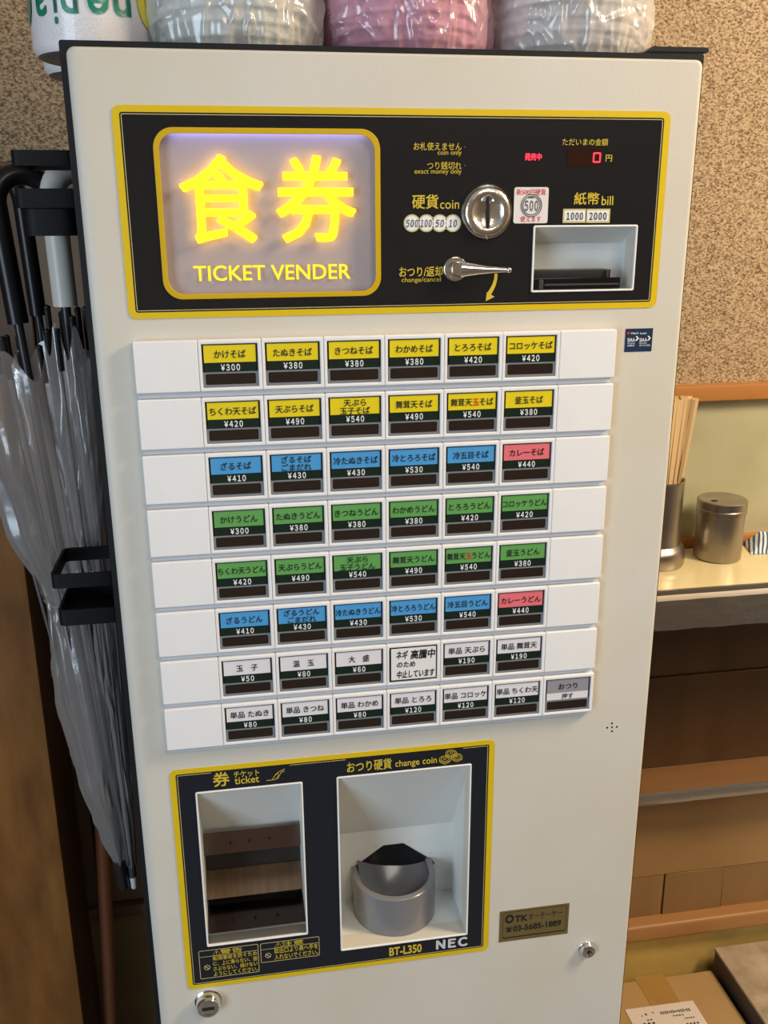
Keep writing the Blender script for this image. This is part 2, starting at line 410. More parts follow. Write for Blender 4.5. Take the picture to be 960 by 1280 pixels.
# upper decal print
YF = -.0007
def P(s, p0, p1, m=YLINE, bold=.0, **k): return T(s, p0, p1, YF, m, upper, bold=bold, yoff=.0001, **k)
P('お札使えません', (517, 178), (577, 188), bold=.006)
P('coin only', (547, 187.5), (577, 195.5))
P('つり銭切れ', (534, 202), (577, 212), bold=.006)
P('exact money only', (518, 211), (577, 219))
P('硬貨', (515, 243), (548, 261), bold=.015); P('coin', (550, 250), (574, 261), bold=.004)
P('おつり/返却', (499, 333), (553, 346), bold=.015); P('change/cancel', (502, 346.5), (551, 354))
P('ただいまの金額', (703, 173), (760, 182), bold=.006); P('円', (757, 193.5), (765, 202), bold=.01)
P('紙幣', (717.5, 240.5), (749, 256), bold=.015); P('bill', (752, 245), (766.5, 256.5), bold=.01)
for p in ((581, 184), (581, 207)):
    a = at(*p, YF); link('indicator_lamp', lathe(bmesh.new(), a.x, a.z - H, [(.0007, YF), (.0007, YF - .0002)], 12, 'Y'), mat('dim_red_lamp', (.25, .01, .01), .4), upper)
LEDM = mat('red_led', (.3, 0, .01), .5, emis=(1.0, .03, .06), es=2.6)
T('発売中', (656, 191.5), (677, 200.5), YF, LEDM, upper, bold=.02, yoff=.0001)
a, b = at(710, 184, YF), at(751, 208, YF)
disp = plate('display_window', [rr(a.x, a.z - H, b.x, b.z - H, .002)], YF - .0001, .0002, mat('smoked_red_window', (.030, .010, .006), .12), upper)
a, b = at(741.5, 190.5, YF), at(750.5, 203.5, YF)
plate('display_digit', [rr(a.x, a.z - H, b.x, b.z - H, .0012), rr(a.x + .0011, a.z - H - .0011, b.x - .0011, b.z - H + .0011, .0006)], YF - .0003, .0002, LEDM, upper)
# coin icons
for s, u in (('500', 515), ('100', 533), ('50', 549.5), ('10', 566)):
    c = at(u, 279, YF); r = .0066
    link('coin_icon', lathe(bmesh.new(), c.x, c.z - H, [(r, YF), (r, YF - .0001)], 40, 'Y'), HAIR, upper)
for s, u in (('500', 515), ('100', 533), ('50', 549.5), ('10', 566)):
    c = at(u, 279, YF); r = .0066
    link('coin_icon_field', lathe(bmesh.new(), c.x, c.z - H, [(r * .84, YF - .00005), (r * .84, YF - .00015)], 40, 'Y'), WHITEP, upper)
for s, u, w_ in (('500', 515, 7.5), ('100', 532.5, 7), ('50', 549.5, 5.2), ('10', 566, 5)):
    P(fw_(s), (u - w_, 274.5), (u + w_, 284), INK, bold=.012, shear=.2, thick=.0003, sp=.64)
# denominations
for s, u0, u1 in (('1000', 704, 732.5), ('2000', 732.5, 762)):
    a, b = at(u0, 261, YF), at(u1, 278.5, YF)
    plate('bill_icon', [rr(a.x, a.z - H, b.x, b.z - H, .0003)], YF - .0001, .0001, HAIR, upper)
    plate('bill_icon_field', [rr(a.x + .0012, a.z - H - .0013, b.x - .0012, b.z - H + .0013, .0001)], YF - .0002, .0001, WHITEP, upper)
    T(fw_(s), (u0 + 4, 265.5), (u1 - 4, 275), YF, INK, upper, bold=.025, yoff=.0004, sp=.64)
# lever arrow
pts = [at(u, v, YF) for u, v in ((620, 342), (619.5, 349), (617.5, 356), (614.5, 362), (611.5, 367))]
bm = bmesh.new(); L_, R_ = [], []
for i, p in enumerate(pts):
    t = (pts[min(i + 1, 4)] - pts[max(i - 1, 0)]).normalized(); n_ = Vector((-t.z, 0, t.x)); w_ = .0012 + .0005 * i / 4
    L_.append(bm.verts.new(p + n_ * w_ + Vector((0, -.0002, 0)))); R_.append(bm.verts.new(p - n_ * w_ + Vector((0, -.0002, 0))))
for i in range(4): bm.faces.new((L_[i], L_[i + 1], R_[i + 1], R_[i]))
bm.faces.new([bm.verts.new(at(u, v, YF) + Vector((0, -.0002, 0))) for u, v in ((607, 376.5), (618, 371), (608.5, 365))])
link('arrow', bm, YLINE, upper)
# 500 yen sticker
a, b = at(643, 234, YF), at(684, 279, YF)
st = plate('coin_sticker', [rr(a.x, a.z - H, b.x, b.z - H, .0018)], YF - .0004, .0004, mat('sticker_white', (.78, .74, .72), .4), upper)
def PS(s, p0, p1, m, **k): return T(s, p0, p1, YF, m, upper, yoff=.0005, **k)
PS('新500円硬貨', (645.5, 236), (682, 244), RINK, bold=.010); PS('使えます', (650, 270), (676, 277.5), RINK, bold=.012)
c = at(664, 257, YF)
for r0, r1 in ((.0088, .0080), (.0074, .0066)):
    plate('coin_ring', [[(c.x + r0 * math.cos(t * math.pi / 24), c.z - H + r0 * math.sin(t * math.pi / 24)) for t in range(48)], [(c.x + r1 * math.cos(t * math.pi / 24), c.z - H + r1 * math.sin(t * math.pi / 24)) for t in range(48)]], YF - .0006, .0001, GINK, upper)
PS(fw_('500'), (655.5, 250.5), (672.5, 264), GINK, bold=.03, sp=.6); PS('▂', (660, 246), (667, 248), GINK)

# coin inlet
ce = at(609.5, 265, -.003); cx, cz = ce.x, ce.z - H
ci = link('coin_inlet', lathe(bmesh.new(), cx, cz, [(.0205, .0), (.0207, -.0016), (.0200, -.0028), (.0188, -.0030), (.0186, -.0022)], 64, 'Y', close=False), CHROME, vm, smooth=50)
link('inlet_disc', lathe(bmesh.new(), cx, cz, [(.0184, -.0010), (.0184, -.0034), (.0176, -.0044), (.0130, -.0050), (.0124, -.0045), (.0090, -.0032), (.0045, -.0025), (.0001, -.0022)], 64, 'Y', close=False), CHROME2, ci, smooth=60)
bm = bmesh.new()
lathe(bm, cx + .0001, cz + .0080, [(.0050, -.0008), (.0050, -.0046), (.0040, -.0054), (.0028, -.0048), (.0028, -.0008)], 32, 'Y', a0=0, a1=math.pi, close=False)
link('slot_arch', bm, CHROME, ci, smooth=40)
box('coin_slot', (cx - .0010, cx + .0010, -.0052, -.0008, cz - .0125, cz + .0122), mat('slot_black', (.002, .002, .002), .7), ci, bev=.0006)
box('slot_edge', (cx + .0010, cx + .0018, -.0050, -.0008, cz - .0115, cz + .0070), CHROME, ci, bev=.0003)
link('set_screw', lathe(bmesh.new(), cx, cz - .0195, [(.0010, -.002), (.0010, -.0036), (.0006, -.004)], 12, 'Y'), CHROME, ci)
# return lever
lv = at(570, 336.5, -.004); lx, lz = lv.x, lv.z - H
le = link('return_lever', lathe(bmesh.new(), lx, lz, [(.0098, .0), (.0100, -.0014), (.0092, -.0024), (.0072, -.0020), (.0066, -.0012), (.0001, -.0010)], 48, 'Y', close=False), CHROME, vm, smooth=50)
link('hub', lathe(bmesh.new(), lx + .0015, lz, [(.0056, -.001), (.0056, -.0070), (.0050, -.0085), (.0001, -.0087)], 32, 'Y', close=False), CHROME2, le, smooth=50)
tip = at(636, 337.5, -.012)
bm = bmesh.new(); n_ = 10; rings = []
for i in range(n_ + 1):
    t = i / n_; x = lx + .003 + (tip.x - lx - .003) * t; z = lz + (tip.z - H - lz) * t
    w_ = .0044 * (1 - t) ** 1.6 + .0017; d_ = .0022 * (1 - t) + .0012
    y = -.0078 - .0045 * t
    rings.append([bm.verts.new((x, y + d_ * math.sin(k * math.pi / 4), H + z + w_ * math.cos(k * math.pi / 4))) for k in range(8)])
for p, q in zip(rings, rings[1:]):
    for k in range(8): bm.faces.new((p[k], p[(k + 1) % 8], q[(k + 1) % 8], q[k]))
bm.faces.new(rings[0]); bm.faces.new(rings[-1])
r = bmesh.ops.create_uvsphere(bm, u_segments=16, v_segments=10, radius=.0024)
for v in r['verts']: v.co += Vector((tip.x, -.0123, tip.z))
bmesh.ops.recalc_face_normals(bm, faces=bm.faces)
link('lever_arm', bm, CHROME, le, smooth=50)
link('lever_collar', lathe(bmesh.new(), lx, lz, [(.0088, -.0022), (.0088, -.0030), (.0074, -.0030), (.0072, -.0014)], 40, 'Y', close=False), CHROME2, le, smooth=40)

# recess builder: slanting roof, side walls, back, floor; all open to the front
def recess(name, k, depth, zroof, mat_, parent, floor_drop=0.0, inset=0.0):
    x0, zt, x1, zb = OP[k]; bm = bmesh.new()
    f = [(x0, zt), (x1, zt), (x1, zb), (x0, zb)]; g = [(x0 + inset, zroof), (x1 - inset, zroof), (x1 - inset, zb + floor_drop), (x0 + inset, zb + floor_drop)]
    F_ = [bm.verts.new((x, 0, H + z)) for x, z in f]; G_ = [bm.verts.new((x, depth, H + z)) for x, z in g]
    for i in range(4): bm.faces.new((F_[i], F_[(i + 1) % 4], G_[(i + 1) % 4], G_[i]))
    bm.faces.new(G_); bmesh.ops.recalc_face_normals(bm, faces=bm.faces); bmesh.ops.reverse_faces(bm, faces=bm.faces)
    me = bpy.data.meshes.new(name); bm.to_mesh(me); bm.free(); o = link(name, me, mat_, parent)
    md = o.modifiers.new('shell', 'SOLIDIFY'); md.thickness = -.0012; md.offset = 1
    return o
RIM = mat('white_rim', (.86, .86, .85), .35)
def rim(k, parent, wd=.0016, y=-.0016):
    a = OP[k]; return plate('rim', [rr(a[0] - wd * .7, a[1] + wd * .7, a[2] + wd * .7, a[3] - wd * .7, .0016), rr(a[0] + wd * .3, a[1] - wd * .3, a[2] - wd * .3, a[3] + wd * .3, .0008)], y, .0022, RIM, parent, bev=.0005)

bi = recess('bill_recess', 'bill', .026, -.1375, RECW, vm)
rim('bill', bi)
box('slot_block', (.3475, .4160, .0060, .0250, -.1732, -.1578), BPL, bi, bev=.0006)
box('slot_lip', (.3475, .4228, .0010, .0060, -.1732, -.1640), mat('gloss_black', (.006, .006, .007), .12), bi, bev=.0006)
box('slot_guide', (.3530, .3565, -.0002, .0012, -.1725, -.1650), mat('dark_grey_plastic', (.05, .05, .05), .3), bi, bev=.0004)
box('slot_guide', (.4118, .4135, .0040, .0062, -.1640, -.1585), mat('dark_grey_plastic', (.05, .05, .05), .3), bi, bev=.0002)
box('slot_bar', (.3575, .4210, -.0006, .0010, -.1700, -.1685), mat('dark_grey_plastic', (.05, .05, .05), .3), bi, bev=.0003)

# lower decal
LP = (.0286, -.5842, .3281, -.8271)
plate('lower_panel_border', [rr(*LP, .0060), rr(LP[0] + .0052, LP[1] - .0047, LP[2] - .0052, LP[3] + .0047, .0018)], -.0006, .0009, YEL, vm)
B = (LP[0] + .0053, LP[1] - .0048, LP[2] - .0053, LP[3] + .0048)
lower = plate('lower_panel', [rr(*B, .0018), rect('tick', .0012, -.0001), rect('coin', .0012, -.0001)], -.0005, .0008, NAVY, vm)
def seg(x0, z0, x1, z1, w_=.00045):
    if x0 == x1: return rr(x0 - w_ / 2, max(z0, z1), x0 + w_ / 2, min(z0, z1), 0)
    return rr(min(x0, x1), z0 + w_ / 2, max(x0, x1), z0 - w_ / 2, 0)
q = (B[0] + .0014, B[1] - .0014, B[2] - .0014, B[3] + .0014)
ln = [seg(q[0], q[1], q[0] + .030, q[1]), seg(q[0], q[1], q[0], q[3]), seg(q[0], q[3], q[2], q[3]), seg(q[2], q[3], q[2], q[1]), seg(q[2] - .024, q[1], q[2], q[1])]
a, b = at(362, 953, 0), at(432, 946, 0); ln.append(seg(a.x, q[1], b.x, q[1]))
for l in ln: plate('hairline', [l], -.0007, .0002, HAIR, lower)
def Q(s, p0, p1, m=YLINE, bold=.0, **k): return T(s, p0, p1, YF, m, lower, bold=bold, yoff=.0001, **k)
Q('券', (266, 965), (287, 983), bold=.02); Q('チケット', (292, 963), (324, 971), bold=.012); Q('ticket', (293, 970), (324, 979), bold=.012)
Q('おつり硬貨', (433.5, 950), (489.5, 963.5), bold=.018); Q('change coin', (494, 948), (546, 958.5), bold=.012)
Q('BT-L350', (486.5, 1182), (527, 1192.5), bold=.03)
Q(fw_('NEC'), (545, 1173), (584.5, 1184.5), mat('silver_print', (.62, .63, .66), .35), bold=.05, sp=.60)
# hand line drawing and coin drawing
def stroke(pxs, w_=.0005, parent=lower, m=YLINE):
    bm = bmesh.new(); pts = [at(u, v, YF) for u, v in pxs]; A_, B_ = [], []
    for i, p in enumerate(pts):
        t = (pts[min(i + 1, len(pts) - 1)] - pts[max(i - 1, 0)]).normalized(); n_ = Vector((-t.z, 0, t.x)) * w_ / 2
        A_.append(bm.verts.new(p + n_ + Vector((0, -.0001, 0)))); B_.append(bm.verts.new(p - n_ + Vector((0, -.0001, 0))))
    for i in range(len(pts) - 1): bm.faces.new((A_[i], A_[i + 1], B_[i + 1], B_[i]))
    return link('line_drawing', bm, m, parent)
stroke([(333, 975.5), (340, 975), (344, 969), (348, 965), (356, 961)], .0006)
stroke([(341, 975), (347, 973), (351, 966), (355.5, 963.5)], .0006)
stroke([(344, 968), (347, 966), (348, 970), (345, 974)], .0005)
for u, v in ((556, 949), (564, 941.5), (571, 946)):
    for rx, ry in ((6.8, 4.2), (4.8, 2.6)):
        stroke([(u + rx * math.cos(t * math.pi / 10), v + ry * math.sin(t * math.pi / 10)) for t in range(21)], .0005)
    stroke([(u - 6.8, v + 1), (u - 6.5, v + 3.5), (u, v + 6.3), (u + 6.5, v + 3), (u + 6.8, v)], .0005)
    stroke([(u - 2, v), (u + 2, v - .5)], .0008)
# warning boxes
def wbox(c4, title, rows, sign_px, tri):
    a, b, c_, d_ = [at(*p, YF) for p in c4]          # top left, top right, bottom right, bottom left
    x0, x1, z0, z1 = (a.x + d_.x) / 2, (b.x + c_.x) / 2, (a.z + b.z) / 2 - H, (c_.z + d_.z) / 2 - H
    plate('warning_frame', [rr(x0, z0, x1, z1, .0015), rr(x0 + .0005, z0 - .0005, x1 - .0005, z1 + .0005, .0011)], YF - .0001, .0001, HAIR, lower)
    zz = z0 - (.0072)
    plate('warning_frame', [rr(x0, zz, x1, zz - .0004, 0)], YF - .0001, .0001, HAIR, lower)
    link('lettering', text_mesh(title, x0 + (x1 - x0) * .36, z0 - .0010, x0 + (x1 - x0) * .73, z0 - .0064, YF - .0001, bold=.008), YLINE, lower)
    tx, tz = x0 + (x1 - x0) * .30, z0 - .0040
    link('warning_triangle', text_mesh('⚠', tx - .0035, tz + .0031, tx + .0035, tz - .0031, YF - .0001), YLINE, lower)
    n_ = len(rows); h_ = (abs(z1 - zz) - .0012) / n_
    for i, s in enumerate(rows):
        link('lettering', text_mesh(s, x0 + (x1 - x0) * .23, zz - .0006 - i * h_, x1 - .0015, zz - .0002 - (i + .92) * h_, YF - .0001, bold=.008), YLINE, lower)
    gx, gz, gr = x0 + (x1 - x0) * .125, (zz + z1) / 2, .0029
    plate('prohibition_mark', [[(gx + gr * math.cos(t * math.pi / 12), gz + gr * math.sin(t * math.pi / 12)) for t in range(24)], [(gx + gr * .8 * math.cos(t * math.pi / 12), gz + gr * .8 * math.sin(t * math.pi / 12)) for t in range(24)]], YF - .0001, .0001, HAIR, lower)
    bm = bmesh.new(); bm.faces.new([bm.verts.new((gx + x, YF - .0002, H + gz + z)) for x, z in ((-.0022, .0016), (-.0016, .0022), (.0022, -.0016), (.0016, -.0022))]); link('prohibition_mark', bm, HAIR, lower)
wbox(((248, 1189), (323, 1180), (324, 1214), (250.6, 1224.7)), '警告', ['転倒事故を防ぐため', 'に、上に乗らない、揺', 'さぶらない、傾けない', 'ようにしてください。'], None, None)
wbox(((325, 1179.3), (399, 1170.7), (399.7, 1194.7), (326.5, 1203.3)), '注意', ['取出口より奥へ手を', '入れないでください。'], None, None)

# coin tray
co = recess('coin_recess', 'coin', .066, -.7190, RECW, vm)
rim('coin', co)
hole = [at(u, v, .0655) for u, v in ((439, 1088), (441, 1085), (479, 1057), (504, 1054), (540, 1075), (543, 1078), (538, 1090), (538, 1150), (450, 1150))]
plate('chute_mouth', [[(p.x, p.z - H) for p in hole]], .0648, .0010, mat('dark_chute', (.010, .011, .012), .3), co)
CX, CY, CR, ZT, ZF = .2402, .0500, .0425, -.7590, -.8027
def ushape(r, n=28):
    pts = [(CX + r, .0647)]
    for i in range(n + 1):
        a = -math.pi * i / n; pts.append((CX + r * math.cos(a), CY + r * math.sin(a) * 1.02))
    pts.append((CX - r, .0647)); return pts
bm = bmesh.new(); o_, i_ = ushape(CR), ushape(CR - .0065); m_ = len(o_)
prof = [(o_, ZF), (o_, ZT - .0008), ([(x + (CX - x) * .02, y + (CY - y) * .02) for x, y in o_], ZT), ([(x - (CX - x) * .02, y - (CY - y) * .02) for x, y in i_], ZT), (i_, ZT - .0008), (i_, ZF + .004)]
rings = [[bm.verts.new((x, y, H + z)) for x, y in lp] for lp, z in prof]
for p, q_ in zip(rings, rings[1:]):
    for k in range(m_ - 1): bm.faces.new((p[k], p[k + 1], q_[k + 1], q_[k]))
bmesh.ops.recalc_face_normals(bm, faces=bm.faces)
link('coin_cup', bm, GPL, co, smooth=40)
bm = bmesh.new(); rows = []
for j in range(13):
    t = j / 12; y = .0647 - t * .0555
    hw = CR - .0064 if y > CY else math.sqrt(max((CR - .0064) ** 2 - ((CY - y) / 1.02) ** 2, 0.00002))
    row = []
    for i in range(15):
        s_ = -1 + 2 * i / 14
        dep = .030 * math.sin(math.pi * min(1, (t * .75 + .12))) * (1 - abs(s_) ** 2.5)
        up_ = .014 * max(0, 1 - t / .38) * (.62 - .38 * s_)
        row.append(bm.verts.new((CX + hw * s_ * .995, y, H + ZT - .0065 - dep * .6 + up_)))
    rows.append(row)
for a_, b_ in zip(rows, rows[1:]):
    for i in range(14): bm.faces.new((a_[i], a_[i + 1], b_[i + 1], b_[i]))
bmesh.ops.recalc_face_normals(bm, faces=bm.faces)
link('cup_scoop', bm, mat('grey_scoop_plastic', (.13, .125, .13), .16), co, smooth=True)
for u, v in ((470, 1055), (446, 1076), (511, 1051), (536, 1066)):
    p = at(u, v, .0655); link('rivet', lathe(bmesh.new(), p.x, p.z - H, [(.0010, .066), (.0010, .0650), (.0004, .0646)], 12, 'Y'), RECW, co)

# ticket tray
ti = recess('ticket_recess', 'tick', .060, -.6990, RECW, vm)
rim('tick', ti)
x0, x1 = .0515, .1449
def slab(name, yz, m, parent, x0=x0, x1=x1, th=.0015):
    """sheet bent along (y, z) points, spanning x0..x1"""
    bm = bmesh.new(); A_ = [bm.verts.new((x0, y, H + z)) for y, z in yz]; B_ = [bm.verts.new((x1, y, H + z)) for y, z in yz]
    for i in range(len(yz) - 1): bm.faces.new((A_[i], B_[i], B_[i + 1], A_[i + 1]))
    r = bmesh.ops.extrude_face_region(bm, geom=bm.faces[:])
    for e in r['geom']:
        if isinstance(e, bmesh.types.BMVert): e.co.y += th; e.co.z -= th * .3
    bmesh.ops.recalc_face_normals(bm, faces=bm.faces)
    return link(name, bm, m, parent)
def zr(v, Y, u=318): return at(u, v, Y).z - H
def yz(*l): return [(Y, zr(v, Y)) for v, Y in l]
ub = slab('upper_bar', yz((1036, .046), (1063, .040)), DSTEEL, ti)
slab('chute_back', yz((1060, .056), (1084, .057)), mat('chute_black', (.03, .027, .025), .3), ti)
slab('chute_plate', yz((1082, .056), (1118, .030)), BRONZE, ti)
slab('chute_void', yz((1112, .052), (1148, .053)), mat('chute_black', (.03, .027, .025), .3), ti)
slab('lower_bar', yz((1126, .038), (1164, .010)), mat('dark_mirror', (.07, .05, .045), .18, 1), ti)
slab('front_lip', yz((1162.5, .0020), (1172.5, .0012)), mat('lip_metal', (.13, .12, .10), .4, .3), ti)
slab('lip_edge', yz((1160.5, .0010), (1162.5, .0010)), CHROME, ti, th=.001)
for u, v, Y in ((288, 1053, .0430), (312, 1050.5, .0430), (337, 1047.5, .0430), (291, 1150, .0222), (319, 1146.5, .0222), (347, 1143, .0222)):
    p = at(u, v, Y); link('bolt_hole', lathe(bmesh.new(), p.x, p.z - H, [(.0012, Y - .0012), (.0012, Y + .001)], 12, 'Y'), mat('slot_black', (.002, .002, .002), .7), ub)

# ------------------------------------------------------------------ menu buttons
YB = -.0080                                 # depth of the button fronts
gx0 = at(251, 430.7, YB).x; px_ = (at(633, 420.2, YB).x - gx0) / 5
gz0 = at(251, 430.7, YB).z - H; pz_ = ((gz0) - (at(282.2, 885.6, YB).z - H)) / 7
FW, FH = px_, pz_ * .885
def unit_mesh(window):
    loops = [rr(0, 0, FW - .0003, -FH, .0008, 3)]
    if window: loops.append(rr(.0024, -.0032, .0024 + .0432, -.0032 - .0338, .0004, 2))
    me = plate_mesh(loops, YB, .0076, bev=.0008)
    bmm = bmesh.new(); bmm.from_mesh(me)
    for v in bmm.verts: v.co.z -= H
    bmm.to_mesh(me); bmm.free()
    for p in me.polygons: p.use_smooth = False
    return me
UW, UB = unit_mesh(True), unit_mesh(False)
UW.name = 'menu_button'; UB.name = 'blank_tile'
UW.materials.append(WHITEP); UB.materials.append(WHITEP)
def pm(loops, yf, th, m, bev=0):
    me = plate_mesh(loops, yf, th, bev)
    for v in me.vertices: v.co.z -= H
    me.materials.append(m); return me
wx0, wz0 = .0024, -.0032
backing_me = pm([rr(wx0, wz0, wx0 + .0432, wz0 - .0338, .0002, 2)], YB + .0020, .001, SHADE)
# grey inner bezel with two openings (card + strip, lamp bar)
bez_me = pm([rr(wx0 + .0001, wz0 - .0001, wx0 + .0431, wz0 - .0337, .0003, 2), rr(wx0 + .0003, wz0 - .0003, wx0 + .0429, wz0 - .0218, .0002, 2),
             rr(wx0 + .0020, wz0 - .0231, wx0 + .0410, wz0 - .0316, .0012, 4)], YB + .0009, .0011, CLEAR)
lamp_me = pm([rr(wx0 + .0020, wz0 - .0231, wx0 + .0410, wz0 - .0316, .0012, 4)], YB + .0011, .0008, LAMP)
strip_me = pm([rr(wx0 + .0016, wz0 - .0143, wx0 + .0416, wz0 - .0216, 0)], YB + .0012, .0006, GREEN_D)
card_me = {k: pm([rr(wx0 + .0016, wz0 - .0010, wx0 + .0416, wz0 - .0144, 0)], YB + .0011, .0006, m) for k, m in CARDS.items()}
white_strip_me = pm([rr(wx0 + .0016, wz0 - .0143, wx0 + .0416, wz0 - .0216, 0)], YB + .0012, .0006, CARDS['white'])
def inst(name, me, parent, loc):
    o = bpy.data.objects.new(name, me); COL.objects.link(o)
    if parent: o.parent = parent; o.location = Vector(loc) - wloc(parent)
    else: o.location = loc
    return o
MENU = [
 ('yellow', [('かけそば', 300, 'kake soba'), ('たぬきそば', 380, 'tanuki soba'), ('きつねそば', 380, 'kitsune soba'), ('わかめそば', 380, 'wakame soba'), ('とろろそば', 420, 'tororo soba'), ('コロッケそば', 420, 'croquette soba')]),
 ('yellow', [('ちくわ天そば', 420, 'chikuwa tempura soba'), ('天ぷらそば', 490, 'tempura soba'), ('天ぷら\n玉子そば', 540, 'tempura egg soba'), ('舞茸天そば', 490, 'maitake tempura soba'), ('舞茸天玉そば', 540, 'maitake tempura egg soba'), ('釜玉そば', 380, 'kamatama soba')]),
 ('blue', [('ざるそば', 410, 'zaru soba'), ('ざるそば\nごまだれ', 430, 'zaru soba with sesame sauce'), ('冷たぬきそば', 430, 'cold tanuki soba'), ('冷とろろそば', 530, 'cold tororo soba'), ('冷五目そば', 540, 'cold gomoku soba'), ('カレーそば', 440, 'curry soba')]),
 ('green', [('かけうどん', 300, 'kake udon'), ('たぬきうどん', 380, 'tanuki udon'), ('きつねうどん', 380, 'kitsune udon'), ('わかめうどん', 380, 'wakame udon'), ('とろろうどん', 420, 'tororo udon'), ('コロッケうどん', 420, 'croquette udon')]),
 ('green', [('ちくわ天うどん', 420, 'chikuwa tempura udon'), ('天ぷらうどん', 490, 'tempura udon'), ('天ぷら\n玉子うどん', 540, 'tempura egg udon'), ('舞茸天うどん', 490, 'maitake tempura udon'), ('舞茸天玉うどん', 540, 'maitake tempura egg udon'), ('釜玉うどん', 380, 'kamatama udon')]),
 ('blue', [('ざるうどん', 410, 'zaru udon'), ('ざるうどん\nごまだれ', 430, 'zaru udon with sesame sauce'), ('冷たぬきうどん', 430, 'cold tanuki udon'), ('冷とろろうどん', 530, 'cold tororo udon'), ('冷五目うどん', 540, 'cold gomoku udon'), ('カレーうどん', 440, 'curry udon')]),
 ('white', [('玉　子', 50, 'egg'), ('温　玉', 80, 'soft egg'), ('大　盛', 60, 'large serving'), None, ('単品 天ぷら', 190, 'single tempura'), ('単品 舞茸天', 190, 'single maitake tempura')]),
 ('white', [('単品 たぬき', 80, 'single tanuki'), ('単品 きつね', 80, 'single kitsune'), ('単品 わかめ', 80, 'single wakame'), ('単品 とろろ', 120, 'single tororo'), ('単品 コロッケ', 120, 'single croquette'), ('単品 ちくわ天', 120, 'single chikuwa tempura')])]
EM = (-.12, .88)
YT = YB + .0008
def width(s): return sum(.5 if c in ' ' else 1 for c in s)
def name_text(s, x, z, btn):
    """s centred on x, z for one button"""
    lines = s.split('\n')
    for i, l in enumerate(lines):
        wd = min(.0061 * width(l), .0392); h = .0068 if len(lines) == 1 else .0062
        zc = z if len(lines) == 1 else z + (.0031, -.0034)[i]
        bold = .019
        if '玉' in l and l.startswith('舞茸'):
            n = len(l); cw = wd / n; k = l.index('玉')
            for part, a, m in ((l[:k], 0, INK), ('玉', k, RINK), (l[k + 1:], k + 1, INK)):
                xa = x - wd / 2 + a * cw
                link('lettering', text_mesh(part, xa + .0002, zc + h / 2, xa + cw * len(part) - .0002, zc - h / 2, YT, bold=bold, em=EM), m, btn)
        else:
            link('lettering', text_mesh(l, x - wd / 2, zc + h / 2, x + wd / 2, zc - h / 2, YT, bold=bold, em=EM), INK, btn)
row_x = gx0 - wx0
for r in range(8):
    zt = gz0 - wz0 - r * pz_
    # the rail that carries the row
    x_a, x_b = row_x - FW + .0002, row_x + 7 * FW - .0010
    box('button_rail', (x_a, x_b, -.0040, .0, zt - pz_ + .0002, zt - .0006), RAIL, vm, bev=.0004, seg=1)
    inst('blank_tile', UB, vm, (row_x - FW, 0, H + zt))
    if r < 7: inst('blank_tile', UB, vm, (row_x + 6 * FW, 0, H + zt))
    colr, items = MENU[r]
    for c in range(6 if r < 7 else 7):
        bxx = row_x + c * FW
        b = inst('menu_button', UW, vm, (bxx, 0, H + zt)); L3 = (bxx, 0, H + zt)
        cc = 'pink' if (r in (2, 5) and c == 5) else ('grey' if c == 6 else colr)
        inst('window_backing', backing_me, b, L3)
        it = items[c] if c < 6 else ('おつり', None, 'change')
        xm = bxx + wx0 + .0216
        if it is None:
            b['label'] = 'button covered by a handwritten paper note'
            note = pm([rr(wx0 + .0014, wz0 - .0008, wx0 + .0418, wz0 - .0312, .0002, 2)], YB - .0006, .0004, mat('note_paper', (.80, .78, .76), .7))
            nt_ = inst('paper_note', note, b, L3)
            for s, u0, v0, u1, v1, rot in (('ネギ', 495, 813, 510, 823.5, .05), ('高騰中', 513, 811, 544, 822.5, .02), ('のため', 496, 826.5, 519, 833.5, .04), ('中止しています', 496, 836.5, 543, 846, .09)):
                T(s, (u0, v0), (u1, v1), YB, INK, b, name='handwriting', yoff=.0007, bold=.030, shear=.12)
            continue
        inst('lamp_bar', lamp_me, b, L3); inst('inner_bezel', bez_me, b, L3)
        inst('name_card', card_me[cc], b, L3)
        name_text(it[0], xm, zt + wz0 - .0080, b)
        if c == 6:
            inst('price_strip', white_strip_me, b, L3)
            link('lettering', text_mesh('押す', xm - .0055, zt + wz0 - .0152, xm + .0055, zt + wz0 - .0212, YT, bold=.015, em=EM), INK, b)
            b['label'] = 'grey and white change return button'
        else:
            inst('price_strip', strip_me, b, L3)
            s = '¥%d' % it[1]; wd = .0037 * len(s)
            link('lettering', text_mesh(fw_(s), xm - wd / 2, zt + wz0 - .0157, xm + wd / 2, zt + wz0 - .0209, YT, bold=.026, sp=.66), WINK, b)
            b['label'] = '%s menu button for %s' % (cc, it[2])

# small marks on the door
a, b = at(782, 411, 0), at(814, 439, 0)
sk = plate('antiviral_sticker', [rr(a.x, a.z - H, b.x, b.z - H, .0003)], -.0003, .0004, mat('sticker_navy', (.012, .030, .075), .35), vm)
for s, p0, p1, m in (('Hard', (788.8, 415), (797.2, 417.6), WINK), ('Luten', (799.8, 415), (807.8, 417.6), WINK), ('SIAA', (784, 422.5), (793.5, 427), WINK), ('SIAA', (799, 422.5), (808.5, 427), WINK), ('❯', (794, 420), (798.2, 425.8), WINK), ('❯', (809, 419.7), (813, 425.5), WINK),
                     ('ISO 22196', (784, 428), (793, 429.6), WINK), ('ISO 21702', (799, 428), (808, 429.6), WINK), ('抗菌加工', (784, 430.7), (793, 432.9), WINK), ('抗ウイルス加工', (799, 430.4), (812.5, 432.6), WINK), ('☗', (783.6, 414.5), (786.8, 417.8), RINK)):
    T(s, p0, p1, 0, m, sk, yoff=.0005, bold=.015)
c4 = [at(u, v, 0) for u, v in ((625, 1139), (712, 1129), (709, 1167), (623, 1177.5))]
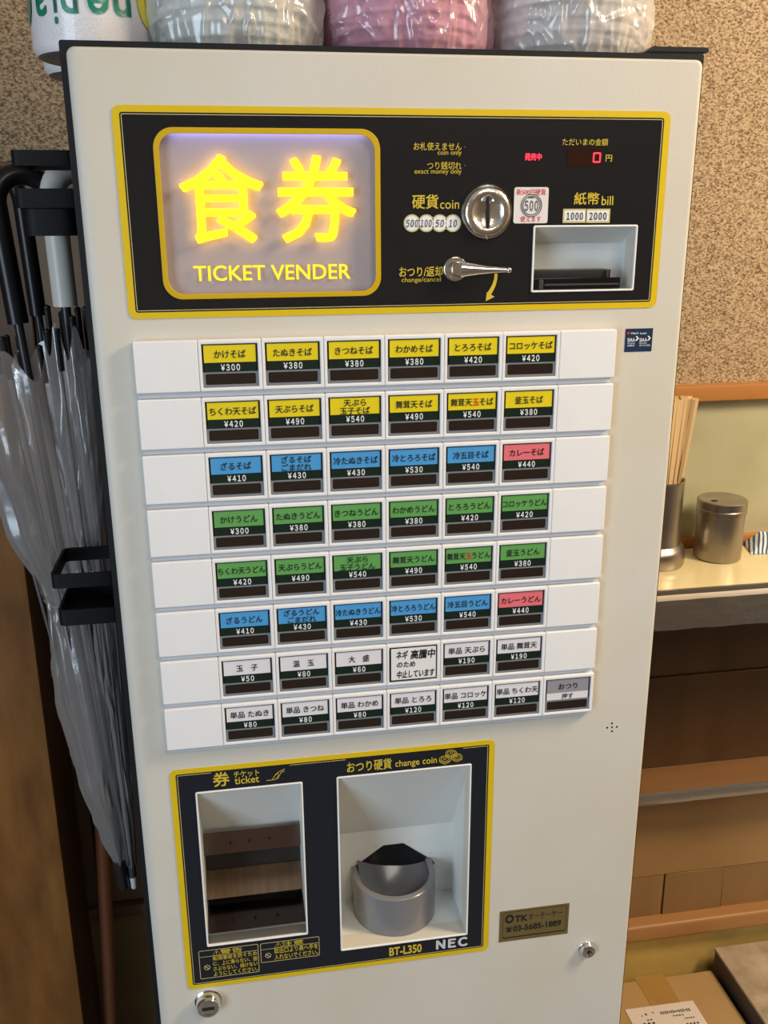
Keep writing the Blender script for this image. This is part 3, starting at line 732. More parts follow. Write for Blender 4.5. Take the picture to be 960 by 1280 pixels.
ox0, ox1 = (c4[0].x + c4[3].x) / 2, (c4[1].x + c4[2].x) / 2; oz0, oz1 = (c4[0].z + c4[1].z) / 2 - H, (c4[2].z + c4[3].z) / 2 - H
GOLD = mat('gold_foil', (.33, .26, .10), .42, .75, bump=.1, bscale=300)
ok = plate('dealer_sticker', [rr(ox0, oz0, ox1, oz1, .0003)], -.0003, .0004, GOLD, vm)
plate('sticker_frame', [rr(ox0 + .0035, oz0 - .0022, ox1 - .0025, oz1 + .0040, .0022), rr(ox0 + .0039, oz0 - .0026, ox1 - .0029, oz1 + .0053, .0018)], -.0004, .0001, INK, ok)
def OT(s, x0, z0, x1, z1, **k): link('lettering', text_mesh(s, x0, z0, x1, z1, -.0005, **k), INK, ok)
OT('O', ox0 + .0058, oz0 - .0050, ox0 + .0150, oz0 - .0155, bold=.045); OT('TK', ox0 + .0158, oz0 - .0072, ox0 + .0295, oz0 - .0150, bold=.03)
OT('オーテーケー', ox0 + .0305, oz0 - .0068, ox0 + .0660, oz0 - .0140, bold=.0)
OT('☎', ox0 + .0066, oz0 - .0200, ox0 + .0135, oz0 - .0262, bold=.02); OT('03-5685-1889', ox0 + .0145, oz0 - .0192, ox0 + .0655, oz0 - .0264, bold=.025)
def lock(name, u, v, r, slot):
    dp = .004 if slot else .0
    c = at(u, v, -.004 - dp * .7); x, z = c.x, c.z - H
    o = link(name, lathe(bmesh.new(), x, z, [(r * 1.12, .0), (r * 1.12, -.0012), (r * 1.0, -.0022), (r * .98, -.0045 - dp), (r * .86, -.0065 - dp), (r * .60, -.0070 - dp), (r * .58, -.0064 - dp), (.0001, -.0063 - dp)], 48, 'Y', close=False), CHROME, vm, smooth=40)
    if slot: box('key_slot', (x - r * .5, x + r * .5, -.0072 - dp, -.0062 - dp, z - r * .10, z + r * .10), mat('slot_black', (.002, .002, .002), .7), o)
    else: link('key_hole', lathe(bmesh.new(), x + .0006, z, [(r * .28, -.0062), (r * .28, -.0072)], 20, 'Y'), mat('slot_black', (.002, .002, .002), .7), o)
    if not slot: link('key_pin', lathe(bmesh.new(), x + .0010, z - .0003, [(r * .13, -.0066), (r * .13, -.0080)], 12, 'Y'), CHROME, o)
    return o
lock('door_lock', 735, 1188.5, .0080, False); lock('cam_lock', 260.5, 1257.5, .0118, True)
for du, dv in ((0, 0), (-6, .5), (6, -.5), (0, -5), (0, 5), (-4, 4.5), (4.5, 3.8)):
    if abs(du) == 4 or du == 4.5: continue
    p = at(765 + du, 909 + dv, 0); link('speaker_hole', lathe(bmesh.new(), p.x, p.z - H, [(.00095, -.0002), (.00095, .001)], 12, 'Y'), mat('slot_black', (.002, .002, .002), .7), vm)

# ------------------------------------------------------------------ black tray lying on top, right end
bm = bmesh.new(); prof = [(.4305, .0046), (.4385, .0092), (.4835, .0092), (.4850, .0078), (.4850, .0060), (.4815, .0046)]
A_ = [bm.verts.new((x, .004, H + z)) for x, z in prof]; B_ = [bm.verts.new((x, .10, H + z)) for x, z in prof]
for i in range(6): bm.faces.new((A_[i], A_[(i + 1) % 6], B_[(i + 1) % 6], B_[i]))
bm.faces.new(A_); bm.faces.new(B_); bmesh.ops.recalc_face_normals(bm, faces=bm.faces)
bmesh.ops.bevel(bm, geom=[e for e in bm.edges if all(abs(v.co.y - .004) < 1e-4 for v in e.verts)], offset=.001, segments=2, affect='EDGES')
tag(link('plastic_tray', bm, mat('tray_black', (.02, .022, .022), .3), None, smooth=40, base=True), 'flat black plastic tray on the right end of the machine top', 'tray')

# ------------------------------------------------------------------ paper towel rolls
WRAP = mat('roll_paper', (.86, .82, .82), .30, var=.03, vscale=60, bump=.25, bscale=500, coat=.5)
ENDM = mat('roll_end_film', (.17, .13, .11), .35, bump=.3, bscale=150)
GRN = mat('green_print', (.0, .22, .13), .3, coat=.5); YPR = mat('yellow_wrap_print', (.75, .62, .02), .3, coat=.5)
def roll(cx, cy, r, label, prints, ang=0):
    o = empty('paper_towel_roll', (cx, cy, H + .0045), label, 'paper towel', 'kitchen rolls on the machine top')
    z0 = .0045
    bm = bmesh.new(); lathe(bm, cx, cy, [(r - .003, z0 + .0015), (r, z0 + .006), (r, z0 + .228), (r - .003, z0 + .231)], 64)
    for v in bm.verts:
        a = math.atan2(v.co.y - cy, v.co.x - cx); n_ = noise.noise(Vector((math.cos(a) * 3, math.sin(a) * 3, v.co.z * 8))) * .0006
        v.co.x += math.cos(a) * n_; v.co.y += math.sin(a) * n_
    link('wrapped_roll', bm, WRAP, o, smooth=50)
    link('end_film', lathe(bmesh.new(), cx, cy, [(r - .0035, z0 + .0016), (r - .006, z0), (.0001, z0 + .0005)], 48, close=False), ENDM, o, smooth=50)
    if prints:
        def wrap(bmm, m, nm):
            bmesh.ops.subdivide_edges(bmm, edges=bmm.edges[:], cuts=1)
            for v in bmm.verts:
                a = -math.pi / 2 + (v.co.x) / r; v.co = Vector((cx + (r + .0009) * math.cos(a), cy + (r + .0009) * math.sin(a), v.co.z))
            link(nm, bmm, m, o, smooth=False)
        for ch, x0, x1, zt_, zb_ in (('n', .0345, .0203, .0500, .0300), ('e', .0170, .0015, .0500, .0300), ('p', -.0055, -.0180, .0560, .0300), ('i', -.0215, -.0245, .0500, .0235), ('a', -.0310, -.0450, .0500, .0300)):
            bm = text_mesh(ch, x1, zt_, x0, zb_, 0, bold=.015, flip=True)
            wrap(bm, GRN, 'lettering')
        for cxx, cz_, rr_, m in ((-.0640, .0440, .0130, GRN), (.0560, .0440, .0150, YPR)):
            bm = bmesh.new(); vs = [bm.verts.new((cxx + rr_ * math.cos(t * math.pi / 16), 0, H + cz_ + rr_ * 1.35 * math.sin(t * math.pi / 16))) for t in range(32)]
            cc_ = bm.verts.new((cxx, 0, H + cz_))
            for t in range(32): bm.faces.new((vs[t], vs[(t + 1) % 32], cc_))
            wrap(bm, m, 'print_patch')
    return o
roll(.0105, .102, .0480, 'upside-down wrapped paper towel roll with green lettering, nearest the front left corner', True)
roll(-.0020, .200, .0440, 'paper towel roll mostly hidden behind the lettered roll at the left end', False)

# ------------------------------------------------------------------ bowls in bags on the machine top
def bowl_mesh(cx, cy, z, r, m):
    bm = bmesh.new(); prof = [(r * .52, z + .046), (r * .56, z + .047), (r * .80, z + .030), (r * .93, z + .006), (r, z + .004), (r * 1.0, z + .0008), (r * .97, z), (r * .90, z + .004), (r * .77, z + .028), (r * .53, z + .0435), (.0001, z + .0435)]
    return lathe(bm, cx, cy, [(.0001, z + .046)] + prof, 48, close=False)
def creases(rng, n, la, lb, tmin=0, tmax=1, steep=(0, 3.14), w=(.0012, .0022), hgt=(.0010, .0028)):
    out = []
    for i in range(n):
        a0, t0, th, ln = rng.uniform(0, la), rng.uniform(tmin, tmax) * lb, rng.uniform(*steep), rng.uniform(.02, .075)
        out.append((a0, t0, a0 + ln * math.cos(th), t0 + ln * math.sin(th), rng.uniform(*w), rng.uniform(*hgt)))
    return out
def crease_h(cs, x, y, la):
    h = 0.0
    for x0, y0, x1, y1, w, g in cs:
        for sx in (0, -la):
            px, py = x + sx * -1 - x0 if sx else x - x0, y - y0
            dx, dy = x1 - x0, y1 - y0; l2 = dx * dx + dy * dy
            u = (px * dx + py * dy) / l2
            if u < 0 or u > 1: continue
            d = abs(px * dy - py * dx) / math.sqrt(l2)
            if d < w * 3: h += g * math.sin(math.pi * u) ** .7 * max(0, 1 - d / (w * 3)) ** 1.6
            if x > .08: break
    return h
def bag(cx, cy, r, h, m, label, seed):
    rng = random.Random(seed); cs = creases(rng, 110, 2 * math.pi * r, h)
    bm = bmesh.new(); n, k = 260, 150; rings = []
    for j in range(k + 1):
        t = j / k; z = .0045 + t * h
        rad = r * (1 - .10 * (1 - min(1, t / .10)) ** 2)
        if t > .86: rad *= 1 - .6 * ((t - .86) / .14) ** 1.5
        ring = []
        for i in range(n):
            a = 2 * math.pi * i / n
            p = Vector((math.cos(a) * 1.6 + seed * 7.1, math.sin(a) * 1.6, t * 2.4 + seed))
            w1 = noise.noise(p * 2.2); w2 = 1 - abs(noise.noise(p * 4.5 + Vector((3, 1, w1 * 2)))) * 2
            pass
            rr_ = rad + .0042 * w1 + .0026 * max(w2, 0) ** 2 - .003 + (crease_h(cs, a * r, t * h, 2 * math.pi * r) if a > 2.9 and t < .5 else 0)
            ring.append(bm.verts.new((cx + rr_ * math.cos(a), cy + rr_ * math.sin(a), H + z)))
        rings.append(ring)
    for a_, b_ in zip(rings, rings[1:]):
        for i in range(n): bm.faces.new((a_[i], a_[(i + 1) % n], b_[(i + 1) % n], b_[i]))
    bm.faces.new(rings[0]); bm.faces.new(rings[-1])
    bmesh.ops.recalc_face_normals(bm, faces=bm.faces)
    o = link('plastic_bag', bm, m, None, smooth=True, base=True); tag(o, label, 'bag', 'bags of bowls on the machine top'); return o
FOAMS = [mat('foam_grey_white', (.80, .80, .76), .5), mat('foam_pink', (.88, .56, .64), .5), mat('foam_white', (.88, .86, .83), .5)]
BAGS = [('clear greenish-white bag of stacked foam bowls, leftmost bag on the machine top', (1.0, 1.0, .96), 'white foam bowl in the leftmost bag', .1215),
        ('pink plastic bag of stacked foam bowls in the middle of the machine top', (1.0, .60, .72), 'pink foam bowl inside the pink bag', .2640),
        ('cream-white plastic bag of stacked foam bowls at the right end of the machine top', (1.0, .95, .91), 'white foam bowl inside the rightmost bag', .4030)]
for i, (lab, c_, bl, cx_) in enumerate(BAGS):
    bag(cx_, .1035, .0728, .25, film('bag_film_%d' % i, c_, alpha=.42, edge=.80, rough=.20, gl=.10, dif=.65), lab, i + 1)
    first = None
    for k in range(10):
        if first is None:
            first = link('foam_bowl', bowl_mesh(cx_, .1035, .0050, .0630, None), FOAMS[i], None, smooth=50, base=True); o = first
        else:
            o = first.copy(); COL.objects.link(o); o.location.z = first.location.z + .0105 * k
            o.location.x += random.uniform(-.0015, .0015)
        tag(o, bl + ', ' + ('lowest of the stack', 'second from the bottom', 'third from the bottom', 'fourth from the bottom', 'fifth from the bottom', 'sixth from the bottom', 'seventh from the bottom', 'eighth from the bottom', 'second from the top', 'topmost of the stack')[k], 'bowl', ('foam bowls in the leftmost bag', 'foam bowls in the pink bag', 'foam bowls in the rightmost bag')[i])

# ------------------------------------------------------------------ magnetic umbrella holders
HM = mat('holder_black', (.005, .005, .0055), .55, bump=.1, bscale=900, spec=.18)
def loopband(x0, x1, y0, y1, z0, z1, th, r, m, name, parent, floor=False):
    def outl(g):
        o = []
        for cx, cy, a in ((x1 - r, y0 + r, -90), (x1 - r, y1 - r, 0), (x0 + r, y1 - r, 90), (x0 + r, y0 + r, 180)):
            for i in range(6): t = math.radians(a + 18 * i); o.append((cx + (r - g) * math.cos(t), cy + (r - g) * math.sin(t)))
        return o
    A, Bq = outl(0), outl(th); bm = bmesh.new(); n = len(A)
    v = [[bm.verts.new((x, y, H + z)) for x, y in lp] for lp, z in ((A, z0), (A, z1), (Bq, z1), (Bq, z0))]
    for a in range(4):
        p, q_ = v[a], v[(a + 1) % 4]
        for i in range(n): bm.faces.new((p[i], p[(i + 1) % n], q_[(i + 1) % n], q_[i]))
    if floor:
        f = bm.faces.new([bm.verts.new((x, y, H + z0 + .001)) for x, y in Bq]); 
    bmesh.ops.recalc_face_normals(bm, faces=bm.faces)
    return link(name, bm, m, parent, smooth=40)
def holder(name, zs, label, dx=0.0):
    h = empty(name, (-.03, .065, H + zs[3]), label, 'umbrella holder')
    loopband(-.0585 + dx, -.0046, .0290, .1000, zs[1], zs[0], .0022, .006, HM, 'hook_ring', h)
    loopband(-.0565 + dx * .6, -.0046, .0320, .1000, zs[3], zs[2], .0022, .006, HM, 'drip_tray', h, floor=True)
    box('magnet_plate', (-.0075, -.0046, .040, .105, zs[3], zs[0]), HM, h, bev=.0006)
    return h
h1 = holder('umbrella_holder', (-.0665, -.0775, -.0935, -.1075), 'upper black magnetic umbrella holder on the left side of the machine', .0075)
loopband(-.0500, -.0078, .0345, .0965, -.1280, -.1080, .0022, .012, HM, 'tray_well', h1, floor=True)
h2 = holder('umbrella_holder', (-.4035, -.4160, -.4375, -.4520), 'lower black magnetic umbrella holder, holding back the clear umbrellas')

# ------------------------------------------------------------------ umbrellas
PL = film('clear_umbrella_vinyl', (.64, .60, .57), alpha=.34, edge=.70, rough=.15, gl=.08, dif=.6, bump=.12, bscale=24, stretch=(1, 1, .7))
PROF = [(0, 1.0), (.12, .92), (.28, .74), (.43, .38), (.62, .50), (.80, .42), (.93, .25), (1.0, .11)]
def umbrella(p_top, p_tip, rim_r, seed, handle, hcol, label, cinch=.43, grp='clear umbrellas hanging beside the machine'):
    p_top, p_tip = Vector(p_top), Vector(p_tip); ax = (p_tip - p_top); Ln = ax.length; ax.normalize()
    sx = ax.cross(Vector((0, 1, 0))).normalized(); sy = ax.cross(sx).normalized()
    o = empty('clear_umbrella', p_tip, label, 'umbrella', grp)
    rng = random.Random(seed); off = rng.random() * 10; LA = 2 * math.pi * rim_r
    cs = creases(rng, 46, LA, Ln, 0, .95, (1.25, 1.95), (.0012, .0024), (.0015, .0035)) + creases(rng, 22, LA, Ln, .25, .6, (.5, 2.6), (.0010, .0018), (.0010, .0026))
    bm = bmesh.new(); n, k = 128, 90; rings = []
    for j in range(k + 1):
        t = j / k
        for (ta, ra), (tb, rb_) in zip(PROF, PROF[1:]):
            if ta <= t <= tb + 1e-9:
                u_ = (t - ta) / (tb - ta); u_ = u_ * u_ * (3 - 2 * u_); base = rim_r * (ra + (rb_ - ra) * u_); break
        ring = []
        for i in range(n):
            a = 2 * math.pi * i / n
            pleat = max(0, math.cos(4 * a + 2.6 * t + off + 1.2 * noise.noise(Vector((t * 3, off, 0))))) ** 2
            nz = noise.noise(Vector((math.cos(a) * 2 + off, math.sin(a) * 2, t * 2.2))); nz2 = 1 - 2 * abs(noise.noise(Vector((a * 1.2 * math.cos(a), math.sin(a) * 4 + off, t * 11 + 3))))
            r = base * (1 - .22 * pleat * (1 - .5 * t)) + base * .15 * nz + crease_h(cs, a * rim_r, t * Ln, LA) * min(1, base / (rim_r * .4))
            rag = (.014 * math.cos(8 * a + off) + .008 * nz) * max(0, 1 - t * 8)
            p = p_top + ax * (t * Ln + rag) + (sx * math.cos(a) + sy * math.sin(a)) * max(r, .004)
            ring.append(bm.verts.new(p))
        rings.append(ring)
    for a_, b_ in zip(rings, rings[1:]):
        for i in range(n): bm.faces.new((a_[i], a_[(i + 1) % n], b_[(i + 1) % n], b_[i]))
    bmesh.ops.recalc_face_normals(bm, faces=bm.faces)
    cn = link('canopy', bm, PL, o, smooth=True)
    # strap
    bm = bmesh.new(); pc = p_top + ax * (cinch * Ln); rc = rim_r * .37
    tube(bm, [pc + ax * .002 * math.sin(i) + (sx * math.cos(i * math.pi / 12) + sy * math.sin(i * math.pi / 12)) * rc for i in range(25)], .0016, 6)
    link('strap', bm, PL, cn, smooth=True)
    DK = mat('rib_black', (.006, .006, .006), .45, spec=.25)
    bm = bmesh.new(); tube(bm, [p_top - ax * .06, p_tip], .0042, 10)
    link('shaft', bm, mat('shaft_metal', (.035, .035, .04), .35, .5), o, smooth=40)
    for i in range(8):
        a = 2 * math.pi * (i + .5) / 8 - off / 8; rib_k = 1
        d_ = sx * math.cos(a) + sy * math.sin(a)
        bm = bmesh.new(); e0 = p_top + d_ * rim_r * .80 - ax * rng.uniform(.006, .028)
        tube(bm, [e0, e0 + ax * .035], .0028, 8); r_ = bmesh.ops.create_icosphere(bm, subdivisions=1, radius=.0034)
        for v in r_['verts']: v.co += e0
        rb = link('rib_tip', bm, DK, o, smooth=40)
        bm = bmesh.new(); pts = []
        for q_ in range(9):
            t = q_ / 8; rr_ = rim_r * .62 * (1 - t) ** .8 + .005
            pts.append(p_top + ax * (t * Ln * .97) + d_ * rr_)
        tube(bm, pts, .0010, 6); link('rib', bm, mat('rib_grey', (.10, .10, .11), .4), o, smooth=True)
    bm = bmesh.new(); fr_ = .5 if hcol == 'white' else 1
    tube(bm, [p_tip - ax * .005, p_tip + ax * .03 * fr_, p_tip + ax * .033 * fr_], [.0075 * fr_, .0062 * fr_, .004 * fr_], 16)
    link('ferrule', bm, mat('ferrule_' + hcol, (.012, .012, .013) if hcol != 'white' else (.7, .7, .68), .35), o, smooth=40)
    # J handle
    hm = {'black': mat('handle_black', (.007, .007, .008), .3, spec=.35), 'white': mat('handle_white', (.62, .60, .55), .35)}[hcol]
    pts, rads = [], []
    s0, leg, rad, dirx, hr = handle
    for i in range(8): pts.append(p_top - ax * (s0 + leg * i / 7)); rads.append(hr)
    c = p_top - ax * (s0 + leg) + dirx * rad
    for i in range(1, 17):
        a = math.pi * i / 16 * 1.02; pts.append(c - dirx * rad * math.cos(a) - ax * rad * math.sin(a)); rads.append(hr)
    e = pts[-1]
    for i in range(1, 3): pts.append(e + ax * .012 * i); rads.append(hr * (.98 if i < 2 else .8))
    bm = bmesh.new(); tube(bm, pts, rads, 20); link('handle', bm, hm, o, smooth=60)
    return o
X_ = Vector((1, 0, 0))
umbrella(at(32, 452, .17), at(150, 1078, .15), .064, 3, (.035, .105, .026, Vector((.92, .38, 0)), .0095), 'black', 'clear vinyl umbrella with thick black crook handle, leftmost and frontmost of the hanging umbrellas')
umbrella(at(87, 425, .125), at(166, 1095, .15), .023, 5, (.030, .090, .022, Vector((.8, .5, 0)), .0105), 'white', 'slim clear vinyl umbrella with white handle, hanging closest to the machine side')
umbrella(at(56, 448, .285), at(140, 1010, .31), .042, 9, (.045, .11, .028, Vector((-.8, .5, 0)), .0085), 'black', 'clear vinyl umbrella with black handle hanging behind the other two')
# broom handle
bm = bmesh.new(); p0 = Vector((-.1013, .375, H - .90)); p1 = Vector((-.128, .34, .004)); p2 = p0 + (p0 - p1).normalized() * .12
tube(bm, [p1, p0, p2], .0098, 20)
tag(link('wooden_pole', bm, wood('red_brown_wood', (.14, .045, .018), (.24, .08, .03), sc=18), None, smooth=60, base=True), 'red-brown round wooden pole standing upright below the umbrellas', 'pole')

# ------------------------------------------------------------------ counter at the right
TAPE = mat('silver_tape', (.17, .15, .135), .25, .5, bump=1.0, bscale=30, stretch=(1, 1, 2))
ct = empty('standing_counter', (1.2, .37, 0), 'cream laminate standing counter with silver-taped edge right of the machine', 'counter')
CTM = mat('cream_laminate', (.80, .68, .38), .22, var=.05, vscale=8, coat=.3)
box('counter_top', (.50, 2.28, .288, .4285, -.584, -.5705), CTM, ct, bev=.0006)
box('metal_edge', (.50, 2.28, .2845, .2878, -.5775, -.5705), mat('edge_metal', (.30, .27, .22), .3, .7), ct, bev=.0005)
def wavy_band(name, y, z0, z1, m, amp0, amp1, seed, th=.002):
    bm = bmesh.new(); n = 180; rows = [[], [], [], []]
    for i in range(n + 1):
        x = .50 + 1.78 * i / n
        a = noise.noise(Vector((x * 22, seed, 0))) * amp0; b_ = noise.noise(Vector((x * 30, seed + 9, 0))) * amp1
        zm = z0 + (z1 - z0) * .45
        for k, (yy, zz) in enumerate(((y + th, z0 + a), (y, z0 + a), (y - .0008 + noise.noise(Vector((x * 35, seed + 4, 0))) * .0008, zm), (y, z1 + b_))):
            rows[k].append(bm.verts.new((x, yy, H + zz)))
    for a_, b_ in zip(rows, rows[1:]):
        for i in range(n): bm.faces.new((a_[i], a_[i + 1], b_[i + 1], b_[i]))
    bmesh.ops.recalc_face_normals(bm, faces=bm.faces)
    return link(name, bm, m, ct, smooth=60)
box('edge_core', (.50, 2.28, .2865, .30, -.6255, -.5845), mat('core_board', (.10, .07, .05), .7), ct)
wavy_band('white_edge_strip', .2842, -.5775, -.5850, mat('worn_white_edge', (.78, .68, .55), .5), .0004, .0010, 2)
wavy_band('silver_tape', .2838, -.5850, -.6262, TAPE, .0008, .0012, 6)
sh = box('lower_shelf', (.50, 2.28, .3745, .440, -.9555, -.9385), wood('shelf_wood', (.20, .095, .035), (.28, .14, .05), sc=12, stretch=(.15, 1, 1)), None, bev=.001)
tag(sh, 'narrow brown wooden shelf under the counter with silver-taped front edge', 'shelf')
bm = bmesh.new(); n = 160; prof = [(.3790, -.9380), (.3742, -.9384), (.3728, -.9425), (.3728, -.9520), (.3745, -.9560)]
rows = []
for j, (y, z) in enumerate(prof):
    rows.append([bm.verts.new((.50 + 1.78 * i / n, y - .0004 + noise.noise(Vector((i * .35, j, 3))) * .0006, H + z + (noise.noise(Vector((i * .5, j, 8))) * .0010 if j in (0, 4) else 0))) for i in range(n + 1)])
for a_, b_ in zip(rows, rows[1:]):
    for i in range(n): bm.faces.new((a_[i], a_[i + 1], b_[i + 1], b_[i]))
bmesh.ops.recalc_face_normals(bm, faces=bm.faces)
link('silver_tape', bm, mat('silver_tape_bright', (.42, .40, .38), .22, .8, bump=.5, bscale=45), sh, smooth=60)

# chopstick holder
ZC = -.5702
hx, hy = .6640, .386
chh = empty('chopstick_holder', (hx, hy, H + ZC), 'tall stainless steel cup of wooden chopsticks on the counter beside the machine', 'chopstick holder')
prof = [(.0395, ZC), (.0410, ZC + .004), (.0412, ZC + .018), (.0385, ZC + .025), (.0335, ZC + .030), (.0325, ZC + .040), (.0325, ZC + .117), (.0335, ZC + .118), (.0335, ZC + .1195), (.0318, ZC + .1195), (.0310, ZC + .115), (.0310, ZC + .010), (.0001, ZC + .010)]
link('cup', lathe(bmesh.new(), hx, hy, prof, 64, close=False), STEEL, chh, smooth=35)
CH = wood('chopstick_wood', (.62, .42, .20), (.80, .60, .34), sc=30, stretch=(1, 1, .05), bump=.05)
def stick():
    bm = bmesh.new()
    for dx in (-.0024, .0024):
        r_ = bmesh.ops.create_cube(bm, size=1.0)
        for v in r_['verts']:
            t = v.co.z + .5; v.co = Vector((dx + v.co.x * (.0022 + .0023 * t), v.co.y * (.0024 + .0022 * t), t * .216))
    me = bpy.data.meshes.new('chopsticks'); bm.to_mesh(me); bm.free(); me.materials.append(CH); return me
sme = stick(); k = 0
for i, (dx, dy, lean) in enumerate([(-.012, -.018, 0), (0, -.02, 0), (.010, -.016, .02), (.018, -.006, .05), (.022, .004, .06), (.012, -.004, .03), (.002, -.008, .01), (-.01, -.004, 0), (.014, .010, .04), (.004, .006, .02), (-.006, .010, 0), (.020, -.012, .055), (.024, -.002, .07), (.008, .018, .03)]):
    o = bpy.data.objects.new('chopsticks', sme); COL.objects.link(o)
    o.location = (hx + dx * .75, hy + dy * .8, H + ZC + .0115 + .001 * (i % 3)); o.rotation_euler = (random.uniform(-.02, .02), .03 + lean, random.uniform(-.5, .5))
    tag(o, 'pair of plain wooden chopsticks standing in the steel cup', 'chopsticks', 'disposable chopsticks in the steel cup')

# canister
kx, ky, kr = .7600, .3890, .0322
can = empty('metal_canister', (kx, ky, H + ZC), 'round brushed stainless canister with lid on the counter', 'canister')
link('canister_body', lathe(bmesh.new(), kx, ky, [(kr - .002, ZC), (kr - .0003, ZC + .0022), (kr - .0003, ZC + .0645), (kr + .0004, ZC + .0650), (kr + .0004, ZC + .0672), (.001, ZC + .0672)], 72, close=False), STEEL, can, smooth=35)
link('lid', lathe(bmesh.new(), kx, ky, [(kr + .0004, ZC + .0674), (kr + .0012, ZC + .0680), (kr + .0012, ZC + .0722), (kr + .0003, ZC + .0732), (kr + .0012, ZC + .0742), (kr + .0012, ZC + .0835), (kr - .0005, ZC + .0850), (.0001, ZC + .0850)], 72, close=False), STEEL, can, smooth=35)
box('lid_slot', (kx - .021, kx - .013, ky - .012, ky - .006, ZC + .0845, ZC + .0853), mat('slot_black', (.002, .002, .002), .7), can)

# checked cloth
def cloth_mat():
    m = bpy.data.materials.new('blue_white_weave'); m.use_nodes = True; nt = m.node_tree; b = nt.nodes['Principled BSDF']
    tc = nt.nodes.new('ShaderNodeTexCoord'); mp = nt.nodes.new('ShaderNodeMapping'); mp.inputs['Rotation'].default_value = (0, 0, .5); mp.inputs['Scale'].default_value = (1, 1, 1)
    wv = nt.nodes.new('ShaderNodeTexWave'); wv.inputs['Scale'].default_value = 55; wv.inputs['Distortion'].default_value = 1.5; wv.inputs['Detail'].default_value = 1
    cr = nt.nodes.new('ShaderNodeValToRGB'); cr.color_ramp.elements[0].position = .38; cr.color_ramp.elements[0].color = (.05, .11, .22, 1); cr.color_ramp.elements[1].position = .55; cr.color_ramp.elements[1].color = (.80, .78, .78, 1)
    nt.links.new(tc.outputs['Object'], mp.inputs[0]); nt.links.new(mp.outputs[0], wv.inputs['Vector']); nt.links.new(wv.outputs['Fac'], cr.inputs[0]); nt.links.new(cr.outputs[0], b.inputs['Base Color']); b.inputs['Roughness'].default_value = .9
    return m
bm = bmesh.new(); nx, ny = 40, 20; g = []
for j in range(ny + 1):
    row = []
    for i in range(nx + 1):
        u, v = i / nx, j / ny; x = .812 + .17 * u + .012 * v; y = .376 + .045 * v + .012 * (1 - u)
        edge = min(u * 9, (1 - u) * 9, v * 4, (1 - v) * 4, 1)
        z = ZC + .0012 + edge * (.012 + .010 * v + .006 * noise.noise(Vector((x * 30, y * 40, 2))))
        row.append(bm.verts.new((x, y, H + z)))
    g.append(row)
for a_, b_ in zip(g, g[1:]):
    for i in range(nx): bm.faces.new((a_[i], a_[i + 1], b_[i + 1], b_[i]))
r_ = bmesh.ops.extrude_face_region(bm, geom=bm.faces[:])
for e in r_['geom']:
    if isinstance(e, bmesh.types.BMVert): e.co.z = max(H + ZC + .0003, e.co.z - .003) if e.co.z > H + ZC + .004 else H + ZC + .0003
bmesh.ops.recalc_face_normals(bm, faces=bm.faces)
tag(link('folded_cloth', bm, cloth_mat(), None, smooth=60, base=True), 'folded blue and white striped cloth lying on the counter by the canister', 'cloth')

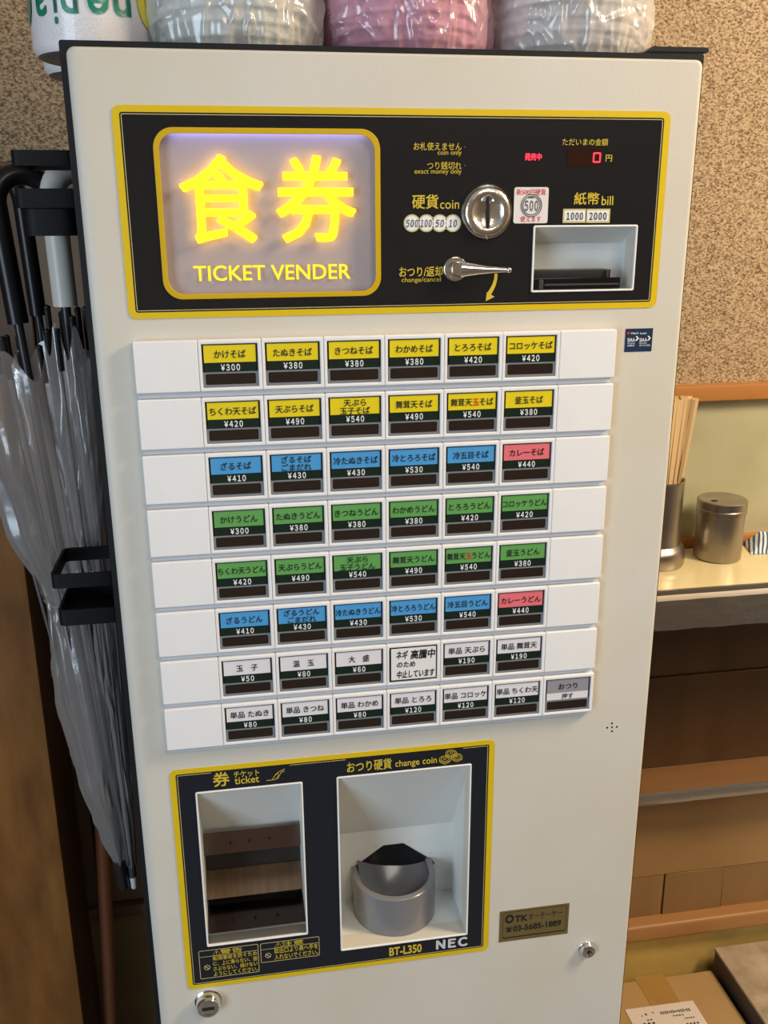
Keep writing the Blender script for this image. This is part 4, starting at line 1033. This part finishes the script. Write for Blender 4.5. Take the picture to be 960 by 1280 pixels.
# ------------------------------------------------------------------ cardboard box
CB = mat('cardboard', (.48, .30, .12), .7, var=.06, vscale=12, bump=.15, bscale=120)
zb_ = -1.320
cb = empty('cardboard_box', (.68, .25, 0), 'brown cardboard box with a white shipping label on the floor under the shelf', 'box')
box('carton', (.50, .8440, .08, .412, -1.499, zb_), CB, cb, bev=.004, seg=3)
TP_ = mat('packing_tape', (.44, .25, .07), .28, var=.06, vscale=30, coat=.4)
bm = bmesh.new(); cs = [atz(u, v, zb_ + .0006) for u, v in ((793, 1221.5), (829, 1217), (879, 1300), (839, 1300))]
bm.faces.new([bm.verts.new(p) for p in cs]); link('packing_tape', bm, TP_, cb)
bm = bmesh.new(); cs = [atz(u, v, zb_ + .0012) for u, v in ((781, 1262), (866, 1250.5), (884.5, 1280), (886, 1296), (793, 1310))]
cs = [cs[0], cs[1], cs[2] + (cs[2] - cs[1]) * 2.2, cs[0] + (cs[2] - cs[1]) * 3.2]
bm.faces.new([bm.verts.new(p) for p in cs]); lab = link('shipping_label', bm, mat('label_paper', (.80, .70, .62), .6), cb)
def floor_text(s, p0, p1, p2, bold=0):
    """text on the label: p0 top-left, p1 top-right, p2 bottom-left pixels"""
    vs, fs = glyphs(s, bold); ax, bx_ = min(v[0] for v in vs), max(v[0] for v in vs); ay, by = min(v[1] for v in vs), max(v[1] for v in vs)
    P0, P1, P2 = [atz(*p, zb_ + .0018) for p in (p0, p1, p2)]; bm = bmesh.new(); V = [bm.verts.new(P0 + (P1 - P0) * ((x - ax) / (bx_ - ax)) + (P2 - P0) * ((by - y) / (by - ay))) for x, y in vs]
    for f in fs:
        try: bm.faces.new([V[i] for i in f])
        except ValueError: pass
    link('label_print', bm, INK, lab)
floor_text('||||ı||ıı|||ı||', (825, 1264.5), (861, 1260), (827, 1268), .02)
floor_text('ı┃ 1', (801, 1268.5), (815.5, 1264), (803, 1271), .02)
floor_text('▪▪▪▪', (841, 1269), (854, 1267.5), (842, 1270.5)); floor_text('▪▪▪▪▪', (856, 1272), (867.5, 1270.5), (856.5, 1273.5))
floor_text('▪▪', (809, 1274.5), (815, 1273.5), (809.5, 1276)); floor_text('▪▪▪▪', (858, 1279), (873, 1277), (859, 1281)); floor_text('▪▪▪', (804, 1279), (818, 1277.5), (805, 1281))

# grey-topped crate
cr_ = empty('wooden_crate', (1.0, .33, 0), 'low crate with a dusty pale top and dark sides in the bottom right corner', 'crate')
box('crate_body', (.8515, 1.30, .06, .420, -1.499, -1.2905), mat('crate_side', (.07, .052, .042), .6, var=.15, vscale=30), cr_, bev=.001)
box('crate_top', (.8505, 1.302, .058, .4215, -1.290, -1.2850), mat('dusty_board', (.34, .25, .16), .75, col2=(.60, .48, .33), vscale=26, bump=.25, bscale=150, detail=8), cr_, bev=.0012)
